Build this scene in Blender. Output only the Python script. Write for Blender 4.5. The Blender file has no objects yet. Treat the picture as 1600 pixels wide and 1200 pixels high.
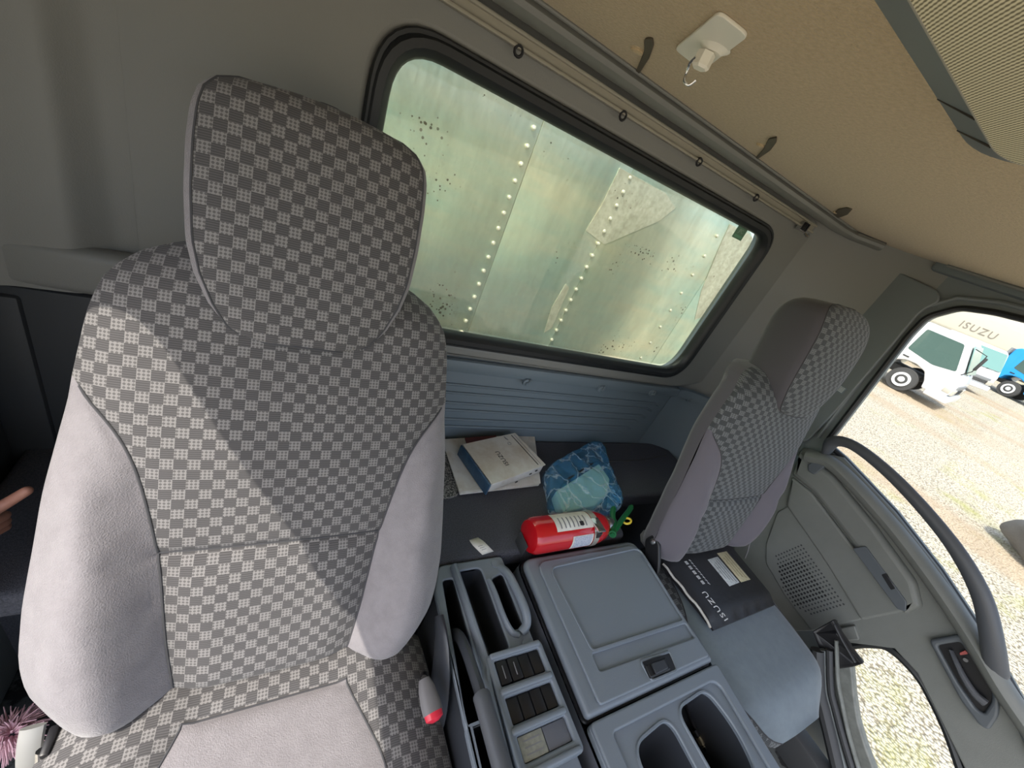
import bpy, bmesh, math, random
from mathutils import Vector, Matrix
from mathutils import noise as mnoise
random.seed(7)
scene = bpy.context.scene
C = scene.collection

# ------------------------------------------------------------------ camera
CAM = Vector((0, 0, 1.25))
FPX = 602.0
def cam_axes(yaw, p, r):
    fwd = Vector((math.sin(yaw)*math.cos(p), math.cos(yaw)*math.cos(p), math.sin(p)))
    right = Vector((math.cos(yaw), -math.sin(yaw), 0))
    up = right.cross(fwd)
    return (math.cos(r)*right + math.sin(r)*up, -math.sin(r)*right + math.cos(r)*up, fwd)
AR, AU, AF = cam_axes(*[math.radians(a) for a in (35.3, -28.1, 24.4)])
cd = bpy.data.cameras.new('camera'); cam = bpy.data.objects.new('camera', cd); C.objects.link(cam)
cd.sensor_width = 36; cd.lens = FPX/1600*36; cd.clip_start = 0.02; cd.clip_end = 500
m = Matrix.Identity(4)
for i in range(3):
    m[i][0], m[i][1], m[i][2], m[i][3] = AR[i], AU[i], -AF[i], CAM[i]
cam.matrix_world = m
scene.camera = cam

# ------------------------------------------------------------------ world, sun, exposure
SUN = Vector((1.0, 0.48, -1.48)).normalized()
world = bpy.data.worlds.new('world'); scene.world = world; world.use_nodes = True
wn = world.node_tree.nodes; wl = world.node_tree.links
bg = wn['Background']
sky = wn.new('ShaderNodeTexSky'); sky.sky_type = 'NISHITA'; sky.sun_disc = False
sky.sun_elevation = math.asin(-SUN.z); sky.sun_rotation = math.atan2(-SUN.x, -SUN.y)
sky.air_density = 1.0; sky.dust_density = 2.5; sky.ozone_density = 1.0
hs_ = wn.new('ShaderNodeHueSaturation'); hs_.inputs['Saturation'].default_value = .72
wl.new(sky.outputs[0], hs_.inputs['Color']); wl.new(hs_.outputs[0], bg.inputs[0]); bg.inputs[1].default_value = 0.37
sd = bpy.data.lights.new('sun', 'SUN'); sd.energy = 4.5; sd.angle = 0.006; sd.color = (1, 0.94, 0.84)
so = bpy.data.objects.new('sun', sd); C.objects.link(so); so.location = (-8, -4, 12)
so.rotation_euler = SUN.to_track_quat('-Z', 'Y').to_euler()
vs = scene.view_settings
vs.view_transform = 'Standard'; vs.look = 'None'; vs.gamma = 1; vs.use_curve_mapping = False
vs.exposure = 0.15

# ------------------------------------------------------------------ pixel helpers (a pixel gives a direction, a plane gives the distance)
def ray(u, v): return AR*((u-800)/FPX) - AU*((v-600)/FPX) + AF
def PX(u, v, x): d = ray(u, v); return CAM + d*((x-CAM.x)/d.x)
def PY(u, v, y): d = ray(u, v); return CAM + d*((y-CAM.y)/d.y)
def PZ(u, v, z): d = ray(u, v); return CAM + d*((z-CAM.z)/d.z)

# ------------------------------------------------------------------ object helpers
def V(*a): return Vector(a)
def offset_of(o):
    t = Vector((0, 0, 0))
    while o: t += o.location; o = o.parent
    return t
def obj(name, me, mat, parent=None, smooth=True, angle=35):
    if mat and not me.materials: me.materials.append(mat)
    if smooth:
        for p in me.polygons: p.use_smooth = True
        me.set_sharp_from_angle(angle=math.radians(angle))
    o = bpy.data.objects.new(name, me); C.objects.link(o)
    if parent:
        o.parent = parent
        me.transform(Matrix.Translation(-offset_of(parent)))
    else:
        xs = [v.co for v in me.vertices]
        c = Vector(((min(p.x for p in xs)+max(p.x for p in xs))/2, (min(p.y for p in xs)+max(p.y for p in xs))/2, min(p.z for p in xs)))
        me.transform(Matrix.Translation(-c)); o.location = c
    return o
def thing(name, label, cat, loc, group=None):
    o = bpy.data.objects.new(name, None); C.objects.link(o); o.location = loc; o.empty_display_size = .05
    o['label'] = label; o['category'] = cat
    if group: o['group'] = group
    return o
def tag(o, label, cat, group=None):
    o['label'] = label; o['category'] = cat
    if group: o['group'] = group
    return o
def struct(o, label=None):
    o['kind'] = 'structure'
    if label: o['label'] = label
    return o
def mesh_from(verts, faces, uvs=None):
    me = bpy.data.meshes.new('m'); me.from_pydata([tuple(v) for v in verts], [], faces); me.update()
    if uvs:
        l = me.uv_layers.new(name='UVMap')
        for lp in me.loops: l.data[lp.index].uv = uvs[lp.vertex_index]
    return me
def to_mesh(bm):
    bmesh.ops.recalc_face_normals(bm, faces=bm.faces)
    me = bpy.data.meshes.new('m'); bm.to_mesh(me); bm.free(); return me
def join(*mes):
    bm = bmesh.new()
    for k in mes: bm.from_mesh(k)
    me = bpy.data.meshes.new('m'); bm.to_mesh(me); bm.free(); return me
def box(lo, hi, bev=.004, seg=2, rot=None):
    bm = bmesh.new(); bmesh.ops.create_cube(bm, size=1)
    lo, hi = Vector(lo), Vector(hi)
    for v in bm.verts: v.co = Vector(((v.co[i]+.5)*(hi[i]-lo[i])+lo[i] for i in range(3)))
    if bev: bmesh.ops.bevel(bm, geom=bm.edges[:], offset=bev, segments=seg, affect='EDGES', profile=.5)
    if rot:
        c = (lo+hi)/2
        bmesh.ops.transform(bm, matrix=Matrix.Translation(c) @ rot @ Matrix.Translation(-c), verts=bm.verts)
    return to_mesh(bm)
def obox(c, ex, ey, size, bev=.003, seg=2):
    """box centred at c with axes ex, ey"""
    ex = ex.normalized(); ez = ex.cross(ey).normalized(); ey = ez.cross(ex)
    me = box((-size[0]/2, -size[1]/2, -size[2]/2), (size[0]/2, size[1]/2, size[2]/2), bev, seg)
    M = Matrix.Identity(4)
    for i in range(3): M[i][0], M[i][1], M[i][2], M[i][3] = ex[i], ey[i], ez[i], c[i]
    me.transform(M); return me
def frame(o, ex, ey):
    ex = ex.normalized(); ez = ex.cross(ey).normalized(); ey = ez.cross(ex)
    M = Matrix.Identity(4)
    for i in range(3): M[i][0], M[i][1], M[i][2], M[i][3] = ex[i], ey[i], ez[i], o[i]
    return M
def rounded(pts, r, n=6):
    """round the corners of a 2D polygon"""
    out = []; N = len(pts); rr = r if isinstance(r, (list, tuple)) else [r]*N
    for i in range(N):
        p = Vector(pts[i][:2]); a = Vector(pts[i-1][:2]); b = Vector(pts[(i+1) % N][:2])
        da = (a-p); db = (b-p); k = min(rr[i], da.length*.49, db.length*.49)
        if k < 1e-5: out.append(tuple(p)); continue
        A = p+da.normalized()*k; B = p+db.normalized()*k
        for j in range(n+1):
            t = j/n; q = A*(1-t)**2 + p*2*t*(1-t) + B*t*t; out.append((q.x, q.y))
    return out
def plate(M, outer, holes=(), depth=.01, bev=.002, res=2):
    """2D outline (with holes) filled and extruded; local z from 0 to depth, placed by matrix M"""
    cu = bpy.data.curves.new('c', 'CURVE'); cu.dimensions = '2D'; cu.fill_mode = 'BOTH'
    bev = min(bev, depth*.49)
    cu.extrude = depth/2-bev; cu.bevel_depth = bev; cu.bevel_resolution = res; cu.offset = -bev
    for pl in [outer]+list(holes):
        s = cu.splines.new('POLY'); s.points.add(len(pl)-1); s.use_cyclic_u = True
        for q, p in zip(s.points, pl): q.co = (p[0], p[1], 0, 1)
    ob = bpy.data.objects.new('tmp', cu); me = bpy.data.meshes.new_from_object(ob)
    bpy.data.objects.remove(ob); bpy.data.curves.remove(cu)
    me.materials.clear()
    me.transform(M @ Matrix.Translation((0, 0, depth/2))); return me
def text(M, s, size, depth=.0004, align='CENTER', shear=0, spacing=1.0):
    cu = bpy.data.curves.new('t', 'FONT'); cu.body = s; cu.size = size; cu.extrude = depth; cu.shear = shear
    cu.align_x = align; cu.align_y = 'CENTER'; cu.space_character = spacing; cu.resolution_u = 3
    ob = bpy.data.objects.new('tmp', cu); me = bpy.data.meshes.new_from_object(ob)
    bpy.data.objects.remove(ob); bpy.data.curves.remove(cu); me.materials.clear(); me.transform(M); return me
def smooth_path(pts, n=8, cyc=False):
    pts = [Vector(p) for p in pts]; N = len(pts); out = []
    rng = range(N) if cyc else range(N-1)
    for i in rng:
        p0 = pts[(i-1) % N] if cyc or i > 0 else pts[0]*2-pts[1]
        p1 = pts[i]; p2 = pts[(i+1) % N]
        p3 = pts[(i+2) % N] if cyc or i+2 < N else pts[-1]*2-pts[-2]
        for j in range(n):
            t = j/n
            out.append(.5*((2*p1)+(p2-p0)*t+(2*p0-5*p1+4*p2-p3)*t*t+(3*p1-p0-3*p2+p3)*t**3))
    if not cyc: out.append(pts[-1])
    return out
def tube(pts, r, seg=10, cyc=False, ry=None, upv=(0, 0, 1)):
    """sweep an ellipse (r, ry) along pts; r may be a list"""
    pts = [Vector(p) for p in pts]; N = len(pts); vs_ = []; fs = []
    for i, p in enumerate(pts):
        a = pts[i-1] if (i > 0 or cyc) else p; b = pts[(i+1) % N] if (i < N-1 or cyc) else p
        t = (b-a).normalized(); s = t.cross(Vector(upv))
        if s.length < 1e-4: s = t.cross(Vector((1, 0, 0)))
        s.normalize(); u = s.cross(t)
        R = r[i] if isinstance(r, list) else r
        R2 = (ry[i] if isinstance(ry, list) else ry) if ry is not None else R
        for k in range(seg):
            th = 2*math.pi*k/seg; vs_.append(p+s*math.cos(th)*R+u*math.sin(th)*R2)
    M = N if cyc else N-1
    for i in range(M):
        for k in range(seg):
            a = i*seg+k; b = i*seg+(k+1) % seg; j = (i+1) % N
            fs.append((a, b, j*seg+(k+1) % seg, j*seg+k))
    if not cyc: fs.append(tuple(range(seg))[::-1]); fs.append(tuple((N-1)*seg+k for k in range(seg)))
    return mesh_from(vs_, fs)
def lathe(prof, o, axis, seg=24):
    """prof = [(r, h)] about axis from o"""
    ax = axis.normalized(); s = ax.cross(Vector((0, 0, 1)))
    if s.length < 1e-3: s = ax.cross(Vector((1, 0, 0)))
    s.normalize(); u = s.cross(ax); vs_ = []; fs = []
    for r, h in prof:
        for k in range(seg):
            th = 2*math.pi*k/seg; vs_.append(o+ax*h+(s*math.cos(th)+u*math.sin(th))*r)
    for i in range(len(prof)-1):
        for k in range(seg):
            fs.append((i*seg+k, i*seg+(k+1) % seg, (i+1)*seg+(k+1) % seg, (i+1)*seg+k))
    fs.append(tuple(range(seg))[::-1]); fs.append(tuple((len(prof)-1)*seg+k for k in range(seg)))
    bm = bmesh.new(); bm.from_mesh(mesh_from(vs_, fs)); return to_mesh(bm)
def interp(tab, x):
    if x <= tab[0][0]: return tab[0][1]
    for (a, b), (c, d) in zip(tab, tab[1:]):
        if x <= c:
            t = (x-a)/(c-a); return b+(d-b)*t
    return tab[-1][1]
def sstep(a, b, x):
    t = max(0, min(1, (x-a)/(b-a))); return t*t*(3-2*t)

# ------------------------------------------------------------------ materials
def mat(name, col, rough=.5, metal=0, bump=None, var=None, spec=.5, sheen=0, coat=0):
    m = bpy.data.materials.new(name); m.use_nodes = True; nt = m.node_tree; b = nt.nodes['Principled BSDF']
    b.inputs['Base Color'].default_value = (*col, 1); b.inputs['Roughness'].default_value = rough
    b.inputs['Metallic'].default_value = metal; b.inputs['Specular IOR Level'].default_value = spec
    if sheen: b.inputs['Sheen Weight'].default_value = sheen; b.inputs['Sheen Roughness'].default_value = .4
    if coat: b.inputs['Coat Weight'].default_value = coat
    tc = nt.nodes.new('ShaderNodeTexCoord')
    if bump:
        n = nt.nodes.new('ShaderNodeTexNoise'); n.inputs['Scale'].default_value = bump[0]; n.inputs['Detail'].default_value = 3
        nt.links.new(tc.outputs['Object'], n.inputs['Vector'])
        bp = nt.nodes.new('ShaderNodeBump'); bp.inputs['Strength'].default_value = bump[1]; bp.inputs['Distance'].default_value = bump[2] if len(bump) > 2 else .001
        nt.links.new(n.outputs['Fac'], bp.inputs['Height']); nt.links.new(bp.outputs['Normal'], b.inputs['Normal'])
    if var:
        n = nt.nodes.new('ShaderNodeTexNoise'); n.inputs['Scale'].default_value = var[0]; n.inputs['Detail'].default_value = 6; n.inputs['Roughness'].default_value = .65
        nt.links.new(tc.outputs['Object'], n.inputs['Vector'])
        r = nt.nodes.new('ShaderNodeValToRGB'); r.color_ramp.elements[0].position = var[2] if len(var) > 2 else .35; r.color_ramp.elements[1].position = var[3] if len(var) > 3 else .65
        r.color_ramp.elements[0].color = (*var[1], 1); r.color_ramp.elements[1].color = (*col, 1)
        nt.links.new(n.outputs['Fac'], r.inputs['Fac']); nt.links.new(r.outputs['Color'], b.inputs['Base Color'])
    return m
def glass_mat(name, tint, refl=.06, dirt=0.0, dirtcol=(.6, .6, .5), spots=0.0):
    m = bpy.data.materials.new(name); m.use_nodes = True; nt = m.node_tree; nt.nodes.clear(); N = nt.nodes.new; L = nt.links.new
    out = N('ShaderNodeOutputMaterial'); tr = N('ShaderNodeBsdfTransparent'); tr.inputs[0].default_value = (*tint, 1)
    gl = N('ShaderNodeBsdfGlossy'); gl.inputs['Roughness'].default_value = .02
    mx = N('ShaderNodeMixShader'); mx.inputs[0].default_value = refl
    L(tr.outputs[0], mx.inputs[1]); L(gl.outputs[0], mx.inputs[2]); last = mx
    if dirt:
        tc = N('ShaderNodeTexCoord'); mp = N('ShaderNodeMapping'); mp.inputs['Scale'].default_value = (9, 9, 3)
        L(tc.outputs['Object'], mp.inputs[0])
        n = N('ShaderNodeTexNoise'); n.inputs['Scale'].default_value = 1.2; n.inputs['Detail'].default_value = 9; n.inputs['Roughness'].default_value = .7
        L(mp.outputs[0], n.inputs['Vector'])
        r = N('ShaderNodeMapRange'); r.inputs[1].default_value = .35; r.inputs[2].default_value = .75; r.inputs[3].default_value = dirt*.35; r.inputs[4].default_value = dirt
        L(n.outputs['Fac'], r.inputs[0])
        df = N('ShaderNodeBsdfDiffuse'); df.inputs[0].default_value = (*dirtcol, 1)
        m2 = N('ShaderNodeMixShader'); L(r.outputs[0], m2.inputs[0]); L(last.outputs[0], m2.inputs[1]); L(df.outputs[0], m2.inputs[2]); last = m2
        if spots:
            vo = N('ShaderNodeTexVoronoi'); vo.inputs['Scale'].default_value = 70; L(tc.outputs['Object'], vo.inputs['Vector'])
            n2 = N('ShaderNodeTexNoise'); n2.inputs['Scale'].default_value = 7; n2.inputs['Detail'].default_value = 4; L(tc.outputs['Object'], n2.inputs['Vector'])
            th = N('ShaderNodeMapRange'); th.inputs[1].default_value = .52; th.inputs[2].default_value = .75; th.inputs[3].default_value = 0; th.inputs[4].default_value = .3
            L(n2.outputs['Fac'], th.inputs[0])
            lt = N('ShaderNodeMath'); lt.operation = 'LESS_THAN'; L(vo.outputs['Distance'], lt.inputs[0]); L(th.outputs[0], lt.inputs[1])
            ml = N('ShaderNodeMath'); ml.operation = 'MULTIPLY'; ml.inputs[1].default_value = spots; L(lt.outputs[0], ml.inputs[0])
            d2 = N('ShaderNodeBsdfDiffuse'); d2.inputs[0].default_value = (.10, .08, .05, 1)
            m3 = N('ShaderNodeMixShader'); L(ml.outputs[0], m3.inputs[0]); L(last.outputs[0], m3.inputs[1]); L(d2.outputs[0], m3.inputs[2]); last = m3
    L(last.outputs[0], out.inputs[0]); return m
def checker_mat(name, light, dark, size=.02):
    m = bpy.data.materials.new(name); m.use_nodes = True; nt = m.node_tree; N = nt.nodes.new; L = nt.links.new
    b = nt.nodes['Principled BSDF']; b.inputs['Roughness'].default_value = .9; b.inputs['Specular IOR Level'].default_value = .15
    b.inputs['Sheen Weight'].default_value = .12
    uv = N('ShaderNodeUVMap')
    ck = N('ShaderNodeTexChecker'); ck.inputs['Scale'].default_value = 1/size; L(uv.outputs[0], ck.inputs['Vector'])
    ck.inputs[1].default_value = (0, 0, 0, 1); ck.inputs[2].default_value = (1, 1, 1, 1)
    def wave(ax, per, rot=0):
        mp = N('ShaderNodeMapping'); mp.inputs['Rotation'].default_value = (0, 0, rot); L(uv.outputs[0], mp.inputs[0])
        s = N('ShaderNodeSeparateXYZ'); L(mp.outputs[0], s.inputs[0])
        a = N('ShaderNodeMath'); a.operation = 'MULTIPLY'; a.inputs[1].default_value = 2*math.pi/per; L(s.outputs[ax], a.inputs[0])
        q = N('ShaderNodeMath'); q.operation = 'SINE'; L(a.outputs[0], q.inputs[0]); return q.outputs[0]
    def op(o, a, bb):
        q = N('ShaderNodeMath'); q.operation = o
        for i, x in enumerate((a, bb)):
            if isinstance(x, (int, float)): q.inputs[i].default_value = x
            else: L(x, q.inputs[i])
        return q.outputs[0]
    dots = op('MULTIPLY', wave(0, size/2.2, .78), wave(1, size/2.2, .78))
    dots = op('GREATER_THAN', dots, -.12)
    lines = op('GREATER_THAN', wave(1, size/5), .1)
    def colmix(f, a, bb):
        x = N('ShaderNodeMix'); x.data_type = 'RGBA'; L(f, x.inputs[0])
        for i, c in ((6, a), (7, bb)):
            if isinstance(c, tuple): x.inputs[i].default_value = (*c, 1)
            else: L(c, x.inputs[i])
        return x.outputs[2]
    cl = colmix(dots, tuple(c*.5 for c in light), light)
    cdk = colmix(lines, tuple(c*.68 for c in dark), dark)
    col = colmix(ck.outputs['Fac'], cdk, cl); L(col, b.inputs['Base Color'])
    h = op('ADD', op('MULTIPLY', dots, ck.outputs['Fac']), op('MULTIPLY', lines, .3))
    bp = N('ShaderNodeBump'); bp.inputs['Strength'].default_value = .5; bp.inputs['Distance'].default_value = .0008
    L(h, bp.inputs['Height']); L(bp.outputs[0], b.inputs['Normal'])
    return m
M = {}
M['wall'] = mat('rear_wall_plastic', (.22, .22, .205), .5, bump=(500, .25))
M['wall_low'] = mat('lower_wall_plastic', (.155, .195, .225), .5, bump=(500, .2))
M['pillar'] = mat('pillar_plastic', (.16, .18, .185), .5, bump=(500, .2))
M['dark_panel'] = mat('dark_trim', (.045, .048, .052), .6)
M['door'] = mat('door_plastic', (.19, .20, .19), .5, bump=(450, .3), var=(5, (.165, .175, .165)))
M['door_blue'] = mat('door_dark_plastic', (.10, .115, .13), .42, bump=(450, .15))
M['grab'] = mat('grab_handle_plastic', (.085, .092, .105), .45, bump=(450, .15))
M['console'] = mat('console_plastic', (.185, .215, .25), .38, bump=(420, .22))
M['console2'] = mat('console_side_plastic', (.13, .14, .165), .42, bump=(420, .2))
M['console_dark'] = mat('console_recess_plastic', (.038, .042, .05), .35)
M['black'] = mat('black_plastic', (.012, .012, .014), .4)
M['rubber'] = mat('black_rubber', (.014, .016, .018), .45)
M['headliner'] = mat('headliner_felt', (.58, .44, .265), .95, bump=(260, .8, .002), var=(160, (.44, .33, .19), .3, .7), spec=.1, sheen=.2)
M['carpet'] = mat('bunk_carpet', (.11, .113, .135), .95, bump=(500, .8, .002), var=(300, (.065, .068, .08)), spec=.1)
M['mat'] = mat('floor_mat', (.09, .10, .10), .8, var=(28, (.012, .013, .014), .46, .54), bump=(300, .4))
M['velour'] = mat('grey_velour', (.255, .24, .25), .9, bump=(520, .6, .0018), var=(40, (.225, .21, .22)), spec=.15, sheen=.35)
M['velour_dark'] = mat('blue_grey_velour', (.195, .235, .265), .9, bump=(700, .3), var=(40, (.175, .21, .24)), spec=.15, sheen=.2)
M['checker'] = checker_mat('checked_seat_cloth', (.228, .219, .215), (.104, .10, .101), .0150)
M['checker2'] = checker_mat('checked_seat_cloth_grey', (.165, .175, .182), (.078, .084, .089), .0150)
M['seam'] = mat('seam_thread', (.06, .06, .065), .9)
M['strip'] = mat('cove_plastic', (.17, .17, .155), .45)
M['rail'] = mat('curtain_rail_plastic', (.33, .305, .24), .5)
M['white'] = mat('white_plastic', (.80, .76, .64), .45)
M['chrome'] = mat('chrome', (.75, .75, .75), .15, 1)
M['steel'] = mat('steel', (.5, .5, .5), .3, 1)
M['mesh'] = None
M['red'] = mat('red_paint', (.50, .006, .012), .2, coat=.6)
M['green'] = mat('green_enamel', (.006, .12, .035), .3)
M['yellow'] = mat('yellow_plastic', (.75, .55, .05), .4)
M['paper'] = mat('paper', (.74, .73, .69), .8, var=(18, (.60, .56, .49), .35, .6))
M['cover'] = mat('stained_cover', (.72, .69, .62), .6, var=(9, (.55, .47, .36), .32, .6), bump=(30, .3, .004))
M['blue_spine'] = mat('blue_spine', (.05, .12, .20), .5, var=(30, (.03, .07, .13)))
M['speck'] = mat('speckled_cover', (.30, .29, .27), .6, var=(200, (.03, .03, .03), .45, .55))
M['maroon'] = mat('maroon_cover', (.20, .07, .075), .5)
M['ink'] = mat('black_ink', (.02, .02, .022), .6)
M['inkgrey'] = mat('grey_ink', (.22, .22, .23), .6)
M['mint'] = mat('mint_card', (.66, .80, .62), .5, var=(14, (.58, .73, .56)), bump=(20, .3, .004))
M['vinyl'] = mat('black_vinyl', (.022, .022, .024), .38, bump=(24, .35, .006))
M['whiteink'] = mat('white_ink', (.80, .81, .82), .5)
M['label_w'] = mat('white_label', (.62, .66, .66), .5, var=(120, (.35, .40, .42), .3, .5))
M['label_y'] = mat('cream_label', (.60, .55, .36), .5, var=(120, (.40, .36, .22), .3, .5))
M['buckle'] = mat('grey_buckle', (.16, .155, .16), .5)
M['buckle_red'] = mat('red_button', (.65, .03, .06), .3)
M['skin'] = mat('skin', (.42, .20, .14), .55, var=(60, (.36, .16, .11)))
M['sleeve'] = mat('dark_sleeve', (.03, .035, .05), .9)
M['pink'] = mat('pink_fluff', (.75, .48, .55), .9)
M['beige_label'] = mat('worn_beige_plate', (.33, .33, .27), .5, var=(90, (.22, .23, .20)))
M['lock_red'] = mat('lock_red', (.45, .10, .09), .5)
M['trackgrey'] = mat('sill_metal', (.21, .225, .21), .45, var=(30, (.15, .16, .15)))
M['truckwhite'] = mat('white_paint', (.78, .79, .80), .3, coat=.4)
M['truckblue'] = mat('blue_paint', (.02, .30, .72), .3, coat=.4)
M['tyre'] = mat('tyre_rubber', (.05, .05, .05), .85)
M['truckgrey'] = mat('grey_bumper', (.20, .21, .22), .5)
M['lamp'] = mat('lamp_lens', (.45, .42, .36), .15)
M['truckglass'] = mat('truck_glass', (.16, .30, .28), .08)
M['truckside'] = mat('truck_side_glass', (.06, .11, .10), .08)
M['truckdark'] = mat('truck_chassis', (.03, .03, .03), .7)
M['vanwall'] = mat('cream_wall', (.50, .47, .39), .6)
M['sack'] = mat('grey_tarp', (.05, .048, .048), .7, bump=(40, .6, .01))
M['glass'] = glass_mat('side_glass', (.97, .985, .975), .04)
M['rearglass'] = glass_mat('dusty_glass', (.96, .99, .94), .05, dirt=.30, dirtcol=(.62, .62, .46), spots=.75)
M['bag'] = None
def extra_mats():
    # perforated grille cloth
    m = mat('grille_cloth', (.36, .33, .22), .7); nt = m.node_tree; N = nt.nodes.new; L = nt.links.new; b = nt.nodes['Principled BSDF']
    tc = N('ShaderNodeTexCoord'); cols = []
    for rot in (.75, -.75):
        mp = N('ShaderNodeMapping'); mp.inputs['Rotation'].default_value = (0, 0, rot); L(tc.outputs['Object'], mp.inputs[0])
        w = N('ShaderNodeTexWave'); w.inputs['Scale'].default_value = 100 if rot > 0 else 70; L(mp.outputs[0], w.inputs[0]); cols.append(w.outputs['Fac'])
    a = N('ShaderNodeMath'); a.operation = 'MULTIPLY_ADD'; a.inputs[1].default_value = .3; L(cols[1], a.inputs[0]); L(cols[0], a.inputs[2])
    r = N('ShaderNodeValToRGB'); r.color_ramp.elements[0].position = .25; r.color_ramp.elements[1].position = .9
    r.color_ramp.elements[0].color = (.20, .17, .09, 1); r.color_ramp.elements[1].color = (.78, .70, .47, 1)
    L(a.outputs[0], r.inputs[0]); L(r.outputs[0], b.inputs['Base Color']); M['mesh'] = m
    # blue plastic film
    m = bpy.data.materials.new('blue_film'); m.use_nodes = True; nt = m.node_tree; N = nt.nodes.new; L = nt.links.new; b = nt.nodes['Principled BSDF']
    b.inputs['Base Color'].default_value = (.07, .34, .70, 1); b.inputs['Roughness'].default_value = .16; b.inputs['Specular IOR Level'].default_value = .9
    tr = N('ShaderNodeBsdfTransparent'); tr.inputs[0].default_value = (.86, .97, 1, 1)
    mx = N('ShaderNodeMixShader'); mx.inputs[0].default_value = .34; out = nt.nodes['Material Output']
    L(tr.outputs[0], mx.inputs[1]); L(b.outputs[0], mx.inputs[2]); L(mx.outputs[0], out.inputs[0])
    tc = N('ShaderNodeTexCoord'); n = N('ShaderNodeTexNoise'); n.inputs['Scale'].default_value = 24; n.inputs['Detail'].default_value = 3; n.inputs['Distortion'].default_value = 1.5; L(tc.outputs['Object'], n.inputs['Vector'])
    bp = N('ShaderNodeBump'); bp.inputs['Strength'].default_value = 1; bp.inputs['Distance'].default_value = .010; L(n.outputs['Fac'], bp.inputs['Height']); L(bp.outputs[0], b.inputs['Normal'])
    vo = N('ShaderNodeTexVoronoi'); vo.feature = 'DISTANCE_TO_EDGE'; vo.inputs['Scale'].default_value = 13
    nd = N('ShaderNodeTexNoise'); nd.inputs['Scale'].default_value = 14; nd.inputs['Detail'].default_value = 4; L(tc.outputs['Object'], nd.inputs['Vector'])
    mq = N('ShaderNodeVectorMath'); mq.operation = 'MULTIPLY_ADD'; mq.inputs[1].default_value = (.10, .10, .10); L(nd.outputs['Color'], mq.inputs[0]); L(tc.outputs['Object'], mq.inputs[2]); L(mq.outputs[0], vo.inputs['Vector'])
    rc = N('ShaderNodeMapRange'); rc.inputs[1].default_value = .0; rc.inputs[2].default_value = .07; rc.inputs[3].default_value = 1; rc.inputs[4].default_value = 0; L(vo.outputs['Distance'], rc.inputs[0])  # pale creases: whitened folds plus wrinkle highlights painted into the film
    cm = N('ShaderNodeMix'); cm.data_type = 'RGBA'; cm.inputs[6].default_value = (.10, .46, .90, 1); cm.inputs[7].default_value = (.70, .86, .95, 1); L(rc.outputs[0], cm.inputs[0]); L(cm.outputs[2], b.inputs['Base Color'])
    ma = N('ShaderNodeMath'); ma.operation = 'MULTIPLY_ADD'; ma.inputs[1].default_value = .22; ma.inputs[2].default_value = .30; L(rc.outputs[0], ma.inputs[0]); L(ma.outputs[0], mx.inputs[0])
    M['bag'] = m
    # aluminium sheet; teal and yellow bands in the base colour imitate reflections
    m = mat('aluminium_sheet', (.93, .90, .70), .35, .8, var=(2.0, (.58, .80, .72), .38, .60)); nt = m.node_tree; N = nt.nodes.new; L = nt.links.new; b = nt.nodes['Principled BSDF']
    for x in [q for q in nt.nodes if q.type == 'TEX_NOISE']:
        mq = N('ShaderNodeMapping'); mq.inputs['Scale'].default_value = (.45, 1, 1.9); mq.inputs['Rotation'].default_value = (0, .15, 0); L(x.inputs['Vector'].links[0].from_socket, mq.inputs[0]); L(mq.outputs[0], x.inputs['Vector'])
    tc = N('ShaderNodeTexCoord'); mp = N('ShaderNodeMapping'); mp.inputs['Scale'].default_value = (40, 40, 5); L(tc.outputs['Object'], mp.inputs[0])
    n = N('ShaderNodeTexNoise'); n.inputs['Scale'].default_value = 2; n.inputs['Detail'].default_value = 6; L(mp.outputs[0], n.inputs['Vector'])
    r = N('ShaderNodeMapRange'); r.inputs[3].default_value = .18; r.inputs[4].default_value = .55; L(n.outputs['Fac'], r.inputs[0]); L(r.outputs[0], b.inputs['Roughness'])
    M['alu'] = m
    M['alu_strip'] = mat('aluminium_tape', (.86, .83, .68), .45, .4, var=(40, (.66, .63, .50), .4, .6))
    # gravel
    m = mat('gravel', (.62, .56, .45), .95, spec=.1); nt = m.node_tree; N = nt.nodes.new; L = nt.links.new; b = nt.nodes['Principled BSDF']
    tc = N('ShaderNodeTexCoord')
    vo = N('ShaderNodeTexVoronoi'); vo.inputs['Scale'].default_value = 42; L(tc.outputs['Object'], vo.inputs['Vector'])
    r = N('ShaderNodeValToRGB'); e = r.color_ramp.elements; e[0].position = 0; e[0].color = (.70, .65, .54, 1); e[1].position = .75; e[1].color = (.22, .19, .14, 1)
    x = e.new(.42); x.color = (.58, .53, .43, 1); L(vo.outputs['Distance'], r.inputs[0])
    n = N('ShaderNodeTexNoise'); n.inputs['Scale'].default_value = .8; n.inputs['Detail'].default_value = 8; n.inputs['Roughness'].default_value = .7; L(tc.outputs['Object'], n.inputs['Vector'])
    r2 = N('ShaderNodeValToRGB'); e = r2.color_ramp.elements; e[0].position = .54; e[0].color = (0, 0, 0, 1); e[1].position = .68; e[1].color = (.75, .75, .75, 1); L(n.outputs['Fac'], r2.inputs[0])
    mx = N('ShaderNodeMix'); mx.data_type = 'RGBA'; L(r2.outputs[0], mx.inputs[0]); L(r.outputs[0], mx.inputs[6]); mx.inputs[7].default_value = (.36, .36, .12, 1)
    mp = N('ShaderNodeMapping'); mp.inputs['Scale'].default_value = (.9, .12, 1); L(tc.outputs['Object'], mp.inputs[0])
    n3 = N('ShaderNodeTexNoise'); n3.inputs['Scale'].default_value = .5; n3.inputs['Detail'].default_value = 6; L(mp.outputs[0], n3.inputs['Vector'])
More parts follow.
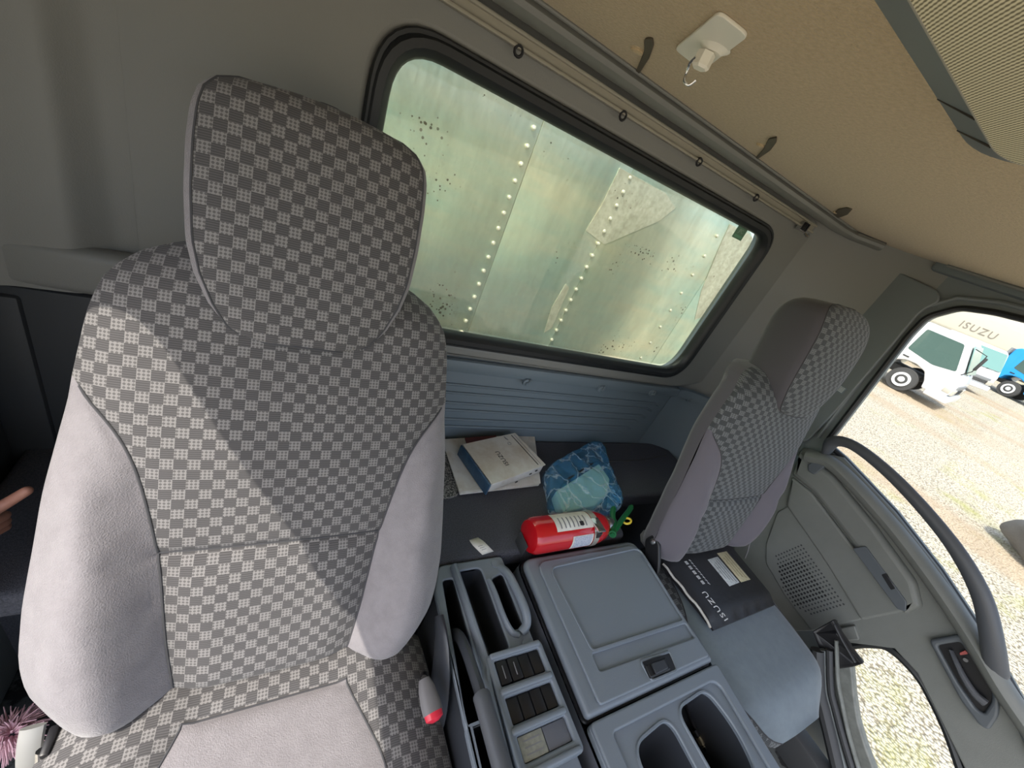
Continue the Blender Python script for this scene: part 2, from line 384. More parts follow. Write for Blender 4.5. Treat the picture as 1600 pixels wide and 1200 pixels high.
    r3 = N('ShaderNodeValToRGB'); e = r3.color_ramp.elements; e[0].position = .56; e[0].color = (0, 0, 0, 1); e[1].position = .66; e[1].color = (.6, .6, .6, 1); L(n3.outputs['Fac'], r3.inputs[0])
    m3 = N('ShaderNodeMix'); m3.data_type = 'RGBA'; L(r3.outputs[0], m3.inputs[0]); L(mx.outputs[2], m3.inputs[6]); m3.inputs[7].default_value = (.42, .31, .20, 1)
    L(m3.outputs[2], b.inputs['Base Color'])
    bp = N('ShaderNodeBump'); bp.invert = True; bp.inputs['Strength'].default_value = .8; bp.inputs['Distance'].default_value = .03; L(vo.outputs['Distance'], bp.inputs['Height']); L(bp.outputs[0], b.inputs['Normal'])
    M['gravel'] = m
extra_mats()
YZ = lambda x: frame(V(x, 0, 0), V(0, 1, 0), V(0, 0, 1))       # local x=y, local y=z, local z=+x
XZ = lambda y: frame(V(0, y, 0), V(1, 0, 0), V(0, 0, 1))       # local x=x, local y=z, local z=-y
XY = lambda z: frame(V(0, 0, z), V(1, 0, 0), V(0, 1, 0))       # local z=+z
yz = lambda p: (p.y, p.z)
xz = lambda p: (p.x, p.z)
xy = lambda p: (p.x, p.y)

# ================================================================== THE GROUND OUTSIDE (lot rises gently to the passenger side)
SLOPE = .057; G0 = -1.22
def gz(x): return G0 + SLOPE*x
me = mesh_from([(-60, -90, gz(-60)), (160, -90, gz(160)), (160, 120, gz(160)), (-60, 120, gz(-60))], [(0, 1, 2, 3)])
struct(obj('ground', me, M['gravel'], smooth=False), 'pale gravel lot with thin yellow grass outside the cab')
def GP(u, v):
    d = ray(u, v); t = (G0+SLOPE*CAM.x-CAM.z)/(d.z-SLOPE*d.x); return CAM+d*t

# ================================================================== CAB SHELL
XL, XR, YB, ZC = -.45, 1.72, .90, 1.47
# floor
struct(obj('floor', box((XL-.03, -.85, -.05), (XR-.1, YB+.05, 0), .002), M['mat']), 'mottled dark rubber cab floor')
# ceiling
struct(obj('ceiling', box((XL-.08, -.72, ZC), (XR+.08, YB-.085, ZC+.05), .002), M['headliner']), 'tan felt headliner')
struct(obj('trim_1', box((XL-.08, -.72, ZC+.051), (XR+.08, YB+.10, ZC+.07), .002), M['truckwhite']), 'cab roof skin')
# rear wall, upper part with the window opening
win_out = rounded([(.085, .785), (1.345, .785), (1.345, 1.372), (.085, 1.372)], [.10, .10, .085, .10], 8)
win_in = rounded([(.115, .815), (1.315, .815), (1.315, 1.342), (.115, 1.342)], [.09, .09, .08, .09], 8)
# (XZ frames extrude towards -y: give y of the rear face)
outer = rounded([(XL, .745), (1.50, .735), (1.80, .98), (1.80, 1.30), (1.56, 1.462), (XL, 1.462)], [.01, .22, .2, .2, .14, .01], 10)
wr = struct(obj('wall_rear', plate(XZ(YB+.01), outer, [win_out], .03, .014, 4), M['wall']), 'grey plastic rear cab wall around the window')
# outer skin behind it
ob_ = plate(XZ(YB+.045), [(XL-.05, -.05), (XR+.08, -.05), (XR+.08, 1.52), (XL-.05, 1.52)], [win_out], .03, .004)
struct(obj('wall_back', ob_, M['wall_low']), 'outer rear panel of the cab')
# corner fillet between rear wall and passenger side
def fillet(x0, y0, x1, y1, z0, z1, n=12):
    vs_ = []; fs = []
    for i in range(n+1):
        a = math.pi/2*i/n
        x = x0+(x1-x0)*math.sin(a); y = y1+(y0-y1)*math.cos(a)
        vs_ += [(x, y, z0), (x, y, z1)]
    for i in range(n): fs.append((2*i, 2*i+2, 2*i+3, 2*i+1))
    return mesh_from(vs_, fs)
struct(obj('trim_2', fillet(1.40, YB+.004, XR-.012, .55, .43, ZC), M['wall']), 'curved rear corner trim on the passenger side')
# left column beside the driver's door
lc = []
prof = [(XL, .62), (XL+.006, .74), (-.43, .812), (-.395, .836), (-.36, .841), (-.325, .844), (-.308, .849), (-.288, .864), (-.268, .875), (-.24, .8797)]
vs_ = [];fs = []
prof = [tuple(p) for p in smooth_path([V(a, b, 0) for a, b in prof], 4)]
for x, y, _ in prof: vs_ += [(x, y, .79), (x, y, ZC)]
for i in range(len(prof)-1): fs.append((2*i, 2*i+2, 2*i+3, 2*i+1))
struct(obj('trim_3', mesh_from(vs_, fs), M['wall']), 'rounded grey corner column behind the driver seat')
struct(obj('trim_4', box((XL, .838, .788), (.06, .882, .872), .018, 5), M['wall']), 'raised ledge moulding on the rear wall')
# dark panels low behind the driver seat
struct(obj('trim_5', box((XL-.005, .845, .0), (-.02, .895, .785), .006), M['dark_panel']), 'black lower panel behind the driver seat')
struct(obj('trim_6', join(box((XL-.001, .835, .02), (-.385, .858, .77), .006), box((-.30, .83, .5), (-.24, .858, .775), .006)), M['dark_panel']), 'black ribs on the lower rear panel')

# lower rear wall with ribs
lw = struct(obj('wall_lower', box((-.02, YB-.012, .0), (1.40, YB+.012, .742), .003), M['wall_low']), 'blue grey lower rear panel with ribs')
for zz, x1 in ((.648, 1.36), (.618, 1.34), (.580, 1.33), (.552, 1.31), (.515, 1.29), (.485, 1.27)):
    obj('rib', tube([(-.0, YB-.0135, zz), (x1-.03, YB-.0135, zz), (x1, YB-.0105, zz-.01)], .0065, 6, ry=.0045), M['wall_low'], lw)
obj('rib', box((-.02, YB-.034, .700), (1.40, YB-.011, .742), .008), M['wall_low'], lw)
struct(obj('trim_7', fillet(1.398, YB-.013, 1.70, .50, .0, .742), M['wall_low']), 'dark lower corner panel behind the passenger seat')
struct(obj('trim_8', fillet(1.398, YB-.034, 1.685, .48, .705, .742), M['wall_low']), 'rolled lip of the lower corner panel')
# hooks on the lip
for i, (u, v) in enumerate(((822, 597), (938, 607), (1018, 614), (1078, 604))):
    p = PY(u, v, YB-.036) if i < 3 else V(1.475, .862, .705)
    h = thing('panel_clip', ('round grey clip on the rear panel lip above the thick manual', 'round grey clip on the rear panel lip above the blue bag', 'round grey clip where the rear panel lip starts to bend', 'round grey clip on the curved lip behind the passenger backrest')[i], 'clip', p, 'clips under the rear window')
    obj('clip_body', lathe([(.0, 0), (.014, 0), (.013, .008), (.007, .010), (.006, .016), (0, .016)], p+V(0, .002, 0), V(0, -1, 0), 16), M['wall_low'], h)
    obj('clip_pin', tube([p+V(.012, -.004, .012), p+V(.006, -.010, .008), p+V(0, -.014, -.002)], .004, 8), M['wall_low'], h)

# ------------------------------------------------------------------ rear window
w1 = thing('window_1', 'dusty fixed rear window with thick black rubber gasket', 'window', V(.715, YB, .785)); del w1['category']; w1['kind'] = 'structure'
path = [V(x, YB-.012, z) for x, z in rounded([(.098, .798), (1.332, .798), (1.332, 1.359), (.098, 1.359)], [.10, .10, .085, .10], 8)]
obj('gasket', tube(path, .021, 10, True, ry=.024, upv=(0, 1, 0)), M['rubber'], w1)
path2 = [V(x, YB-.026, z) for x, z in rounded([(.086, .786), (1.344, .786), (1.344, 1.371), (.086, 1.371)], [.10, .10, .085, .10], 8)]
obj('gasket_lip', tube(path2, .006, 6, True, upv=(0, 1, 0)), M['rubber'], w1)
obj('pane', plate(XZ(YB+.015), win_in, [], .004, .001), M['rearglass'], w1)
# sticker on the pane
c = PY(1156, 364, YB+.008)
st = tag(obj('glass_sticker', plate(frame(c, V(1, 0, 0), V(0, 0, 1)), rounded([(-.026, -.019), (.026, -.019), (.026, .019), (-.026, .019)], .002), [], .0008, .0002), mat('green_sticker', (.13, .27, .17), .5)), 'small green square sticker in the corner of the rear window', 'sticker')
obj('printing', text(frame(c+V(0, -.0009, .005), V(1, 0, 0), V(0, 0, 1)), 'JPC', .016, .0001), mat('pale_green', (.35, .47, .36), .6), st)
obj('printing', plate(frame(c+V(0, -.0009, -.011), V(1, 0, 0), V(0, 0, 1)), [(-.02, -.004), (.02, -.004), (.02, .004), (-.02, .004)], [], .0003, .0001), mat('mid_green', (.16, .40, .25), .6), st)

# ------------------------------------------------------------------ curtain rail and cove along the ceiling
cove = [V(XL, YB-.082, ZC-.012), V(1.50, YB-.082, ZC-.012), V(1.58, YB-.10, ZC-.012), V(1.64, YB-.17, ZC-.010)]
struct(obj('trim_9', tube(cove, .028, 12, ry=.016, upv=(0, 0, 1)), M['strip']), 'grey cove strip between headliner and rear wall')
struct(obj('trim_10', tube([V(XL, YB-.112, ZC-.002), V(1.66, YB-.112, ZC-.002)], .004, 8), M['strip']), 'thin edge of the headliner')
rl = thing('curtain_rail', 'beige double-groove curtain rail above the rear window', 'rail', V(.6, YB-.03, 1.425))
za = 1.427
obj('rail_body', box((-.2, YB-.036, za-.011), (1.475, YB-.019, za+.011), .003), M['rail'], rl)
for dz in (-.010, .010): obj('rail_lip', box((-.2, YB-.044, za+dz-.003), (1.475, YB-.03, za+dz+.003), .0015), M['rail'], rl)
for u, v in ((810, 80), (973, 181), (1092, 253), (1181, 309)):
    q = PY(u, v, YB-.042)
    obj('runner', tube([q+V(.008*math.cos(a), -.001, .008*math.sin(a)) for a in [i*math.pi/6 for i in range(12)]], .0028, 6, True, upv=(0, 1, 0)), M['black'], rl)
e = PY(1258, 356, YB-.05)
obj('end_stop', box(e-V(.016, .0, .012), e+V(.016, .02, .014), .003), M['steel'], rl)
for dx in (-.014, -.006, .006): obj('end_clip', box(e+V(dx-.002, -.006, -.010), e+V(dx+.002, .003, .014), .001), M['black'], rl)
obj('end_hook', tube([e+V(.004, -.006, -.014), e+V(.012, -.012, -.020), e+V(.022, -.012, -.018), e+V(.022, -.006, -.010)], .004, 8), M['chrome'], rl)

# ------------------------------------------------------------------ headliner buttons, sticky hook, overhead shelf
M['leaf'] = mat('dimple_shadow_brown', (.085, .068, .045), .6)  # dark leaf plates stand in for the shadow in each button dimple
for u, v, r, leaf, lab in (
    (996, 78, .0115, [(1006, 62), (1019, 61), (1021, 72), (1014, 92), (995, 122), (990, 119), (1000, 96), (1006, 80)], 'felt button and painted brown dimple shadow in the headliner beside the white sticky hook'),
    (1189, 226, .0085, [(1200, 218), (1213, 215), (1212, 224), (1203, 236), (1184, 249), (1181, 246), (1192, 234)], 'felt button and painted brown dimple shadow midway along the headliner rear edge'),
    (1306, 331, .006, [(1308, 328), (1322, 325), (1331, 328), (1324, 336), (1310, 341), (1294, 346), (1300, 338)], 'painted brown dimple shadow in the headliner near the curtain rail end')):
    p = PZ(u, v, ZC)
    b = thing('headliner_button', lab, 'button', p, 'felt buttons in the headliner')
    obj('cap', lathe([(r*1.25, .0005), (r*1.2, -.001), (r, -.0012), (r*.95, -.0035), (r*.6, -.0045), (0, -.0048)], p, V(0, 0, 1), 20), M['headliner'], b)
    obj('dimple_shadow', plate(XY(ZC-.0032), rounded([xy(PZ(a, c, ZC-.003)) for a, c in leaf], .008, 4), [], .0035, .0015, 3), M['leaf'], b)
# adhesive hook
hp = [PZ(u, v, ZC-.003) for u, v in ((1054, 76), (1123, 19), (1170, 56), (1098, 110))]
hc = sum(hp, V(0, 0, 0))/4
hk = thing('adhesive_hook', 'white square stick-on hook with wire loop on the headliner', 'hook', hc)
obj('pad', plate(XY(ZC-.0042), rounded([xy(p) for p in hp], .012, 5), [], .004, .001), M['white'], hk)
kn = PZ(1104, 84, ZC-.012); kn.z = ZC
obj('boss', lathe([(.022, -.003), (.017, -.006), (.012, -.010), (0, -.010)], kn+V(.004, -.004, 0), V(0, 0, 1), 24), M['white'], hk)
obj('knob', lathe([(.0, -.011), (.0125, -.011), (.0125, -.026), (.010, -.029), (0, -.029)], kn, V(0, 0, 1), 6), M['white'], hk)
ex = V(.35, .94, 0)
obj('wire_loop', tube(smooth_path([kn+V(-.011, .004, -.020), kn+V(-.009, .012, -.026), kn+V(-.004, .016, -.034), kn+V(-.002, .015, -.044), kn+V(.003, .008, -.047), kn+V(.006, .002, -.040)], 5), .0017, 8), M['chrome'], hk)
# overhead shelf with cloth-faced underside
sh = thing('overhead_shelf', 'grey overhead shelf with ribbed tan grille cloth underneath', 'shelf', V(.0, -.1, ZC-.03))
up_ = rounded([(-.44, -.6), (.735, -.6), (.75, .312), (-.44, .318)], [.01, .01, .07, .01], 8)
lo_ = rounded([(-.44, -.6), (.645, -.6), (.645, .245), (-.44, .25)], [.01, .01, .05, .01], 8)
n = len(up_); zt, zb = ZC-.0005, ZC-.032
vs_ = [(x, y, zt) for x, y in up_]+[(x, y, zb) for x, y in lo_]
obj('shelf_side', mesh_from(vs_, [(i, n+i, n+(i+1) % n, (i+1) % n) for i in range(n)]), M['pillar'], sh)
obj('grille_cloth', plate(XY(zb-.001), [(x, y) for x, y in lo_], [], .004, .001), M['mesh'], sh)
obj('edge_bead', tube([V(x, y, zb) for x, y in lo_], .0014, 6, True), M['rail'], sh)
for xx, dx in (((.535), .045), ((.60), .06)): obj('joint', tube([V(xx, .2475, zb), V(xx+dx, .3125, zt)], .0011, 5), M['black'], sh)

# ------------------------------------------------------------------ driver's side: wall with the open doorway
hole = rounded([(-.62, .02), (.40, .02), (.47, .55), (.50, 1.26), (.42, 1.395), (-.62, 1.395)], [.02, .03, .05, .06, .06, .05], 6)
struct(obj('wall_left', plate(YZ(XL-.03), [(-.72, -.3), (YB+.03, -.3), (YB+.03, ZC+.05), (-.72, ZC+.05)], [hole], .032, .004), M['dark_panel']), 'driver side wall around the open doorway')
struct(obj('trim_11', box((XL+.002, .60, .02), (XL+.022, .70, .9), .008), M['pillar']), 'grey strip on the driver side pillar')
struct(obj('trim_12', box((XL+.001, .38, .0), (XL+.03, .86, .36), .015), M['pillar']), 'grey kick panel on the driver side')

# ------------------------------------------------------------------ passenger side wall with the window openings
sill = [PX(u, v, XR) for u, v in ((1320, 715), (1400, 800), (1470, 890), (1530, 980), (1575, 1055), (1600, 1100))]
wtop = [(.462, .835), (.515, 1.26), (.515, 1.325), (.47, 1.378), (.40, 1.398), (.30, 1.41), (-.45, 1.425), (-.60, 1.32), (-.62, .56)]
win = rounded([yz(p) for p in sill]+[(-.35, .545)]+[w for w in wtop[::-1]], [.0]*7+[.02, .05, .12, .02, .02, .02, .02, .02, .02], 5)
lw_pts = rounded([(.0, .10), (.0, .36), (-.045, .45), (-.13, .455), (-.24, .40), (-.36, .31), (-.50, .20), (-.50, .10)], [.02, .05, .03, .05, .05, .02, .02, .02], 6)
wrt = struct(obj('wall_right', plate(YZ(XR-.012), [(-.80, -.25), (.72, -.25), (.72, ZC+.03), (-.80, ZC+.03)], [win, lw_pts], .05, .006), M['pillar']), 'passenger side pillar and window surround')
g2 = thing('window_2', 'clear passenger door window', 'window', V(XR+.02, -.05, .6)); del g2['category']; g2['kind'] = 'structure'
obj('pane', plate(YZ(XR+.012), win, [], .004, .001), M['glass'], g2)
obj('window_seal', tube([V(XR-.014, a, b) for a, b in win], .009, 8, True, upv=(1, 0, 0)), M['rubber'], g2)
wide = rounded([(p[0]+dy, p[1]+dz) for p, (dy, dz) in zip([(.462, .835), (.515, 1.26), (.515, 1.325), (.47, 1.378), (.40, 1.398), (.30, 1.41), (-.45, 1.425)], [(.03, 0), (.03, 0), (.03, .012), (.022, .022), (.01, .026), (0, .026), (0, .026)])], 0)
obj('frame_bead', tube([V(XR-.016, a, b) for a, b in wide], .007, 8, upv=(1, 0, 0)), M['pillar'], g2)
g3 = thing('window_3', 'low kerb-view window in the passenger door', 'window', V(XR+.02, -.2, .2)); del g3['category']; g3['kind'] = 'structure'
obj('pane', plate(YZ(XR+.012), lw_pts, [], .004, .001), M['glass'], g3)
obj('window_seal', tube([V(XR-.016, a, b) for a, b in lw_pts], .012, 8, True, upv=(1, 0, 0), ry=.016), M['rubber'], g3)
# roof rail band above the door
struct(obj('trim_13', box((XR-.030, -.72, 1.445), (XR+.01, .60, ZC+.02), .012), M['pillar']), 'grey roof rail above the passenger door')
struct(obj('trim_14', tube([V(XR-.045, -.7, ZC-.006), V(XR-.045, .45, ZC-.004), V(XR-.045, .56, ZC-.002)], .006, 8), M['strip']), 'thin bead along the passenger roof edge')
# upper pillar cover
pc = [PX(u, v, XR-.02) for u, v in ((1372, 414), (1395, 420), (1468, 455), (1470, 472), (1440, 486), (1395, 540), (1310, 640), (1262, 690), (1200, 690), (1240, 590), (1310, 470), (1335, 435))]
struct(obj('trim_15', plate(YZ(XR-.026), rounded([yz(p) for p in pc], .02, 5)[::-1], [], .014, .005, 3), M['pillar']), 'dark grey pillar cover with a screw')
s_ = PX(1349, 452, XR-.028)
tag(obj('pillar_screw', lathe([(0, 0), (.005, 0), (.0055, .003), (0, .004)], s_, V(-1, 0, 0), 12), M['steel']), 'small screw head in the passenger pillar cover', 'screw')
b_ = PX(1307, 604, XR-.03)
lbl = tag(obj('pillar_label', plate(frame(b_, V(0, -1, 0), V(0, 0, 1)), [(-.03, -.012), (.03, -.012), (.03, .012), (-.03, .012)], [], .001, .0003), M['wall_low']), 'small embossed grey label beside the passenger headrest', 'label')
for k in range(5): obj('printed_line', plate(frame(b_+V(-.0011, 0, .008-.004*k), V(0, -1, 0), V(0, 0, 1)), [(-.026, -.001), (.026, -.001), (.026, .001), (-.026, .001)], [], .0004, .0001), M['label_w'], lbl)

# ------------------------------------------------------------------ passenger door trim
dr = thing('door_1', 'grey plastic passenger door trim', 'door', V(XR-.03, 0, .1)); del dr['category']; dr['kind'] = 'structure'
main = [PX(u, v, XR-.02) for u, v in ((1258, 700), (1320, 715), (1400, 800), (1470, 890), (1530, 980), (1575, 1055), (1600, 1100))]
low = [PX(u, v, XR-.02) for u, v in ((1530, 1240), (1475, 1130), (1435, 1050), (1400, 1012), (1330, 1003), (1280, 985), (1200, 985))]
poly = [yz(p) for p in main]+[(-.40, .53), (-.60, .50), (-.60, .15)]+[yz(p) for p in low]+[(.40, .25), (.44, .30)]
obj('door_panel', plate(YZ(XR-.034), poly[::-1], [], .020, .005, 3), M['door'], dr)
# rolled sill cap
cap = smooth_path([PX(u, v, XR-.045) for u, v in ((1262, 712), (1305, 728), (1385, 812), (1455, 902), (1515, 990), (1560, 1065), (1590, 1110), (1640, 1180))], 6)
obj('sill_cap', tube(cap, .024, 12, ry=.030, upv=(1, 0, 0)), M['door'], dr)
# swelling armrest band
def slab(pts, x0, x1, bev, m, name, rad=.01):
    q = [PX(u, v, x1) for u, v in pts]
    return obj(name, plate(YZ(x1), rounded([yz(p) for p in q], rad, 4)[::-1], [], x0-x1, bev, 3), m, dr)
slab([(1248, 705), (1300, 742), (1365, 820), (1430, 910), (1440, 950), (1412, 962), (1330, 850), (1268, 768), (1235, 742)], XR-.02, XR-.056, .018, M['door'], 'armrest_band')
slab([(1236, 745), (1268, 770), (1330, 852), (1412, 940), (1422, 955), (1345, 970), (1290, 880), (1228, 790)], XR-.02, XR-.048, .008, M['door'], 'pull_band')
slab([(1214, 800), (1232, 790), (1292, 880), (1348, 968), (1330, 972), (1268, 986), (1225, 930), (1196, 880), (1196, 850)], XR-.02, XR-.040, .005, M['door'], 'speaker_panel')
# pull pocket
slab([(1332, 857), (1352, 853), (1416, 940), (1415, 956), (1402, 952)], XR-.03, XR-.062, .002, M['door_blue'], 'pull_pocket', .006)
slab([(1377, 898), (1384, 896), (1399, 920), (1392, 922)], XR-.05, XR-.0635, .001, M['black'], 'pocket_slot', .003)
# upper end block with recess
slab([(1262, 726), (1280, 716), (1292, 726), (1272, 742), (1262, 736)], XR-.03, XR-.062, .003, M['door_blue'], 'lock_recess', .004)
# lower knee panel
slab([(1290, 985), (1335, 977), (1343, 1000), (1300, 1004)], XR-.03, XR-.045, .004, M['door'], 'lower_block', .006)
# grab handle
gp = smooth_path([PX(u, v, x) for u, v, x in ((1292, 706, XR-.04), (1303, 690, XR-.085), (1335, 697, XR-.105), (1390, 740, XR-.11), (1450, 803, XR-.11), (1500, 868, XR-.11), (1535, 935, XR-.105), (1550, 1000, XR-.09), (1556, 1046, XR-.055), (1558, 1062, XR-.04))], 6)
nG = len(gp)
rr = [interp([(0, .012), (.08, .020), (.2, .0165), (.5, .0175), (.75, .022), (.9, .024), (.97, .014), (1, .008)], i/(nG-1)) for i in range(nG)]
r2 = [interp([(0, .022), (.08, .024), (.2, .016), (.5, .016), (.8, .018), (1, .012)], i/(nG-1)) for i in range(nG)]
obj('grab_handle', tube(gp, rr, 14, ry=r2, upv=(1, 0, 0)), M['grab'], dr)
# inside release handle
def dpl(pts, x, d, bev, rad, m, name, par, holes=()):
    q = [yz(PX(u, v, x)) for u, v in pts]
    hs = [rounded([yz(PX(u, v, x)) for u, v in h], rad*.7, 5) for h in holes]
    return obj(name, plate(YZ(x), rounded(q, rad, 6), hs, d, bev, 3), m, par)
bz = dpl([(1450, 1000), (1502, 991), (1512, 994), (1550, 1052), (1562, 1085), (1560, 1120), (1545, 1142), (1530, 1134), (1500, 1094)], XR-.050, .018, .006, .012, M['door_blue'], 'release_bezel', dr,
    [[(1464, 1009), (1500, 1003), (1524, 1040), (1549, 1078), (1549, 1097), (1537, 1116), (1524, 1108), (1497, 1068)]])
dpl([(1460, 1005), (1505, 1000), (1552, 1078), (1552, 1100), (1537, 1120), (1520, 1108)], XR-.040, .006, .002, .008, M['black'], 'bezel_floor', bz)
lv = smooth_path([PX(u, v, x) for u, v, x in ((1486, 1016, XR-.045), (1493, 1032, XR-.052), (1505, 1057, XR-.056), (1522, 1083, XR-.058), (1540, 1099, XR-.056))], 5)
obj('release_lever', tube(lv, [.004+.0065*i/(len(lv)-1) for i in range(len(lv))], 10, ry=.010, upv=(1, 0, 0)), M['grab'], bz)
dpl([(1499, 1020), (1508, 1016), (1513, 1022), (1500, 1024)], XR-.050, .006, .001, .002, M['lock_red'], 'lock_flag', bz)
sp_ = PX(1509, 1031, XR-.044)
obj('bezel_screw', lathe([(0, 0), (.005, 0), (.005, .003), (0, .003)], sp_, V(-1, 0, 0), 12), M['steel'], bz)
# ashtray / switch pod at the frame edge
dpl([(1578, 1114), (1598, 1104), (1660, 1180), (1640, 1220), (1612, 1190)], XR-.048, .015, .004, .010, M['door_blue'], 'switch_pod', dr)
# speaker grille holes
hb = bmesh.new(); A0 = PX(1252, 852, XR-.0405); A1 = PX(1318, 944, XR-.0405); B0 = PX(1208, 888, XR-.0405)
eu = (A1-A0).normalized(); ev = (B0-A0); ev = (ev-eu*ev.dot(eu)).normalized()
LU = (A1-A0).length; LV = LU*.78; big = []; sml = []
nu, nv = 17, 14
for i in range(nu):
    for j in range(nv):
        p = A0+eu*(LU*i/(nu-1))+ev*(LV*j/(nv-1))
        if (i-16)+(j-13) > -3 or (j > 9 and i < (j-9)*2): continue
        inner = 3 <= i <= 13 and 3 <= j <= 12 and not (i-3)+(j-3) < 1
        (big if inner else sml).append(p)
def dots(ps, r):
    vs_ = []; fs = []
    for p in ps:
        b0 = len(vs_)
        for k in range(6):
            a = math.pi/3*k; vs_.append(p+eu*math.cos(a)*r+ev*math.sin(a)*r)
        fs.append(tuple(range(b0, b0+6)))
    return mesh_from(vs_, fs)
o = obj('grille_holes', dots(big, .0044), M['black'], dr, False); o['kind'] = 'stuff'
o = obj('grille_dimples', dots(sml, .0034), M['dark_panel'], dr, False); o['kind'] = 'stuff'

# black belt-cover flap hanging by the seat
fl = [PX(u, v, 1.585) for u, v in ((1272, 985), (1302, 968), (1312, 985), (1330, 1010), (1350, 1036), (1338, 1040), (1308, 1046), (1285, 1025))]
fo = plate(YZ(1.575), rounded([yz(p) for p in fl], .004, 3)[::-1], [], .030, .008, 3)
for v in fo.vertices: v.co.x += .006*math.sin(v.co.y*150)+.004*math.sin(v.co.z*210)
bf = tag(obj('vinyl_flap', fo, M['vinyl']), 'crumpled black vinyl flap between passenger seat and door', 'flap')
obj('fold', tube([p+V(-.008, 0, 0) for p in (PX(1306, 976, 1.575), PX(1318, 1000, 1.57), PX(1338, 1034, 1.57))], .005, 8), M['vinyl'], bf)

# door sill steps
for k, (pts, x, r, ry, m_) in enumerate((
    ([(1279, 1075), (1287, 1110), (1298, 1155), (1312, 1215)], 1.545, .018, .02, 'dark_panel'),
    ([(1288, 1075), (1296, 1110), (1307, 1155), (1324, 1215)], 1.56, .008, .012, 'pillar'),
    ([(1298, 1075), (1306, 1110), (1318, 1155), (1336, 1215)], 1.565, .010, .012, 'dark_panel'),
    ([(1309, 1060), (1316, 1100), (1327, 1150), (1346, 1215)], 1.57, .005, .010, 'trackgrey'))):
    pp = smooth_path([PX(u, v, x) for u, v in [(pts[0][0]-2, pts[0][1]-60)]+pts], 5)
    struct(obj('trim_%d' % (16+k), tube(pp, r, 10, ry=ry, upv=(1, 0, 0)), M[m_]), ('dark', 'grey', 'black', 'worn metal')[k]+' sill moulding beside the passenger seat')
sl = [PX(u, v, 1.60) for u, v in ((1300, 1020), (1334, 1040), (1338, 1085), (1344, 1125), (1356, 1165), (1375, 1215), (1320, 1215), (1298, 1120), (1294, 1060))]
struct(obj('trim_20', plate(YZ(1.585), rounded([yz(p) for p in sl], .006, 3), [], .03, .006, 3), M['trackgrey']), 'worn grey door step plate')
struct(obj('trim_21', box((1.50, -.8, -.02), (1.57, .5, .10), .01), M['dark_panel']), 'dark floor edge under the passenger door')

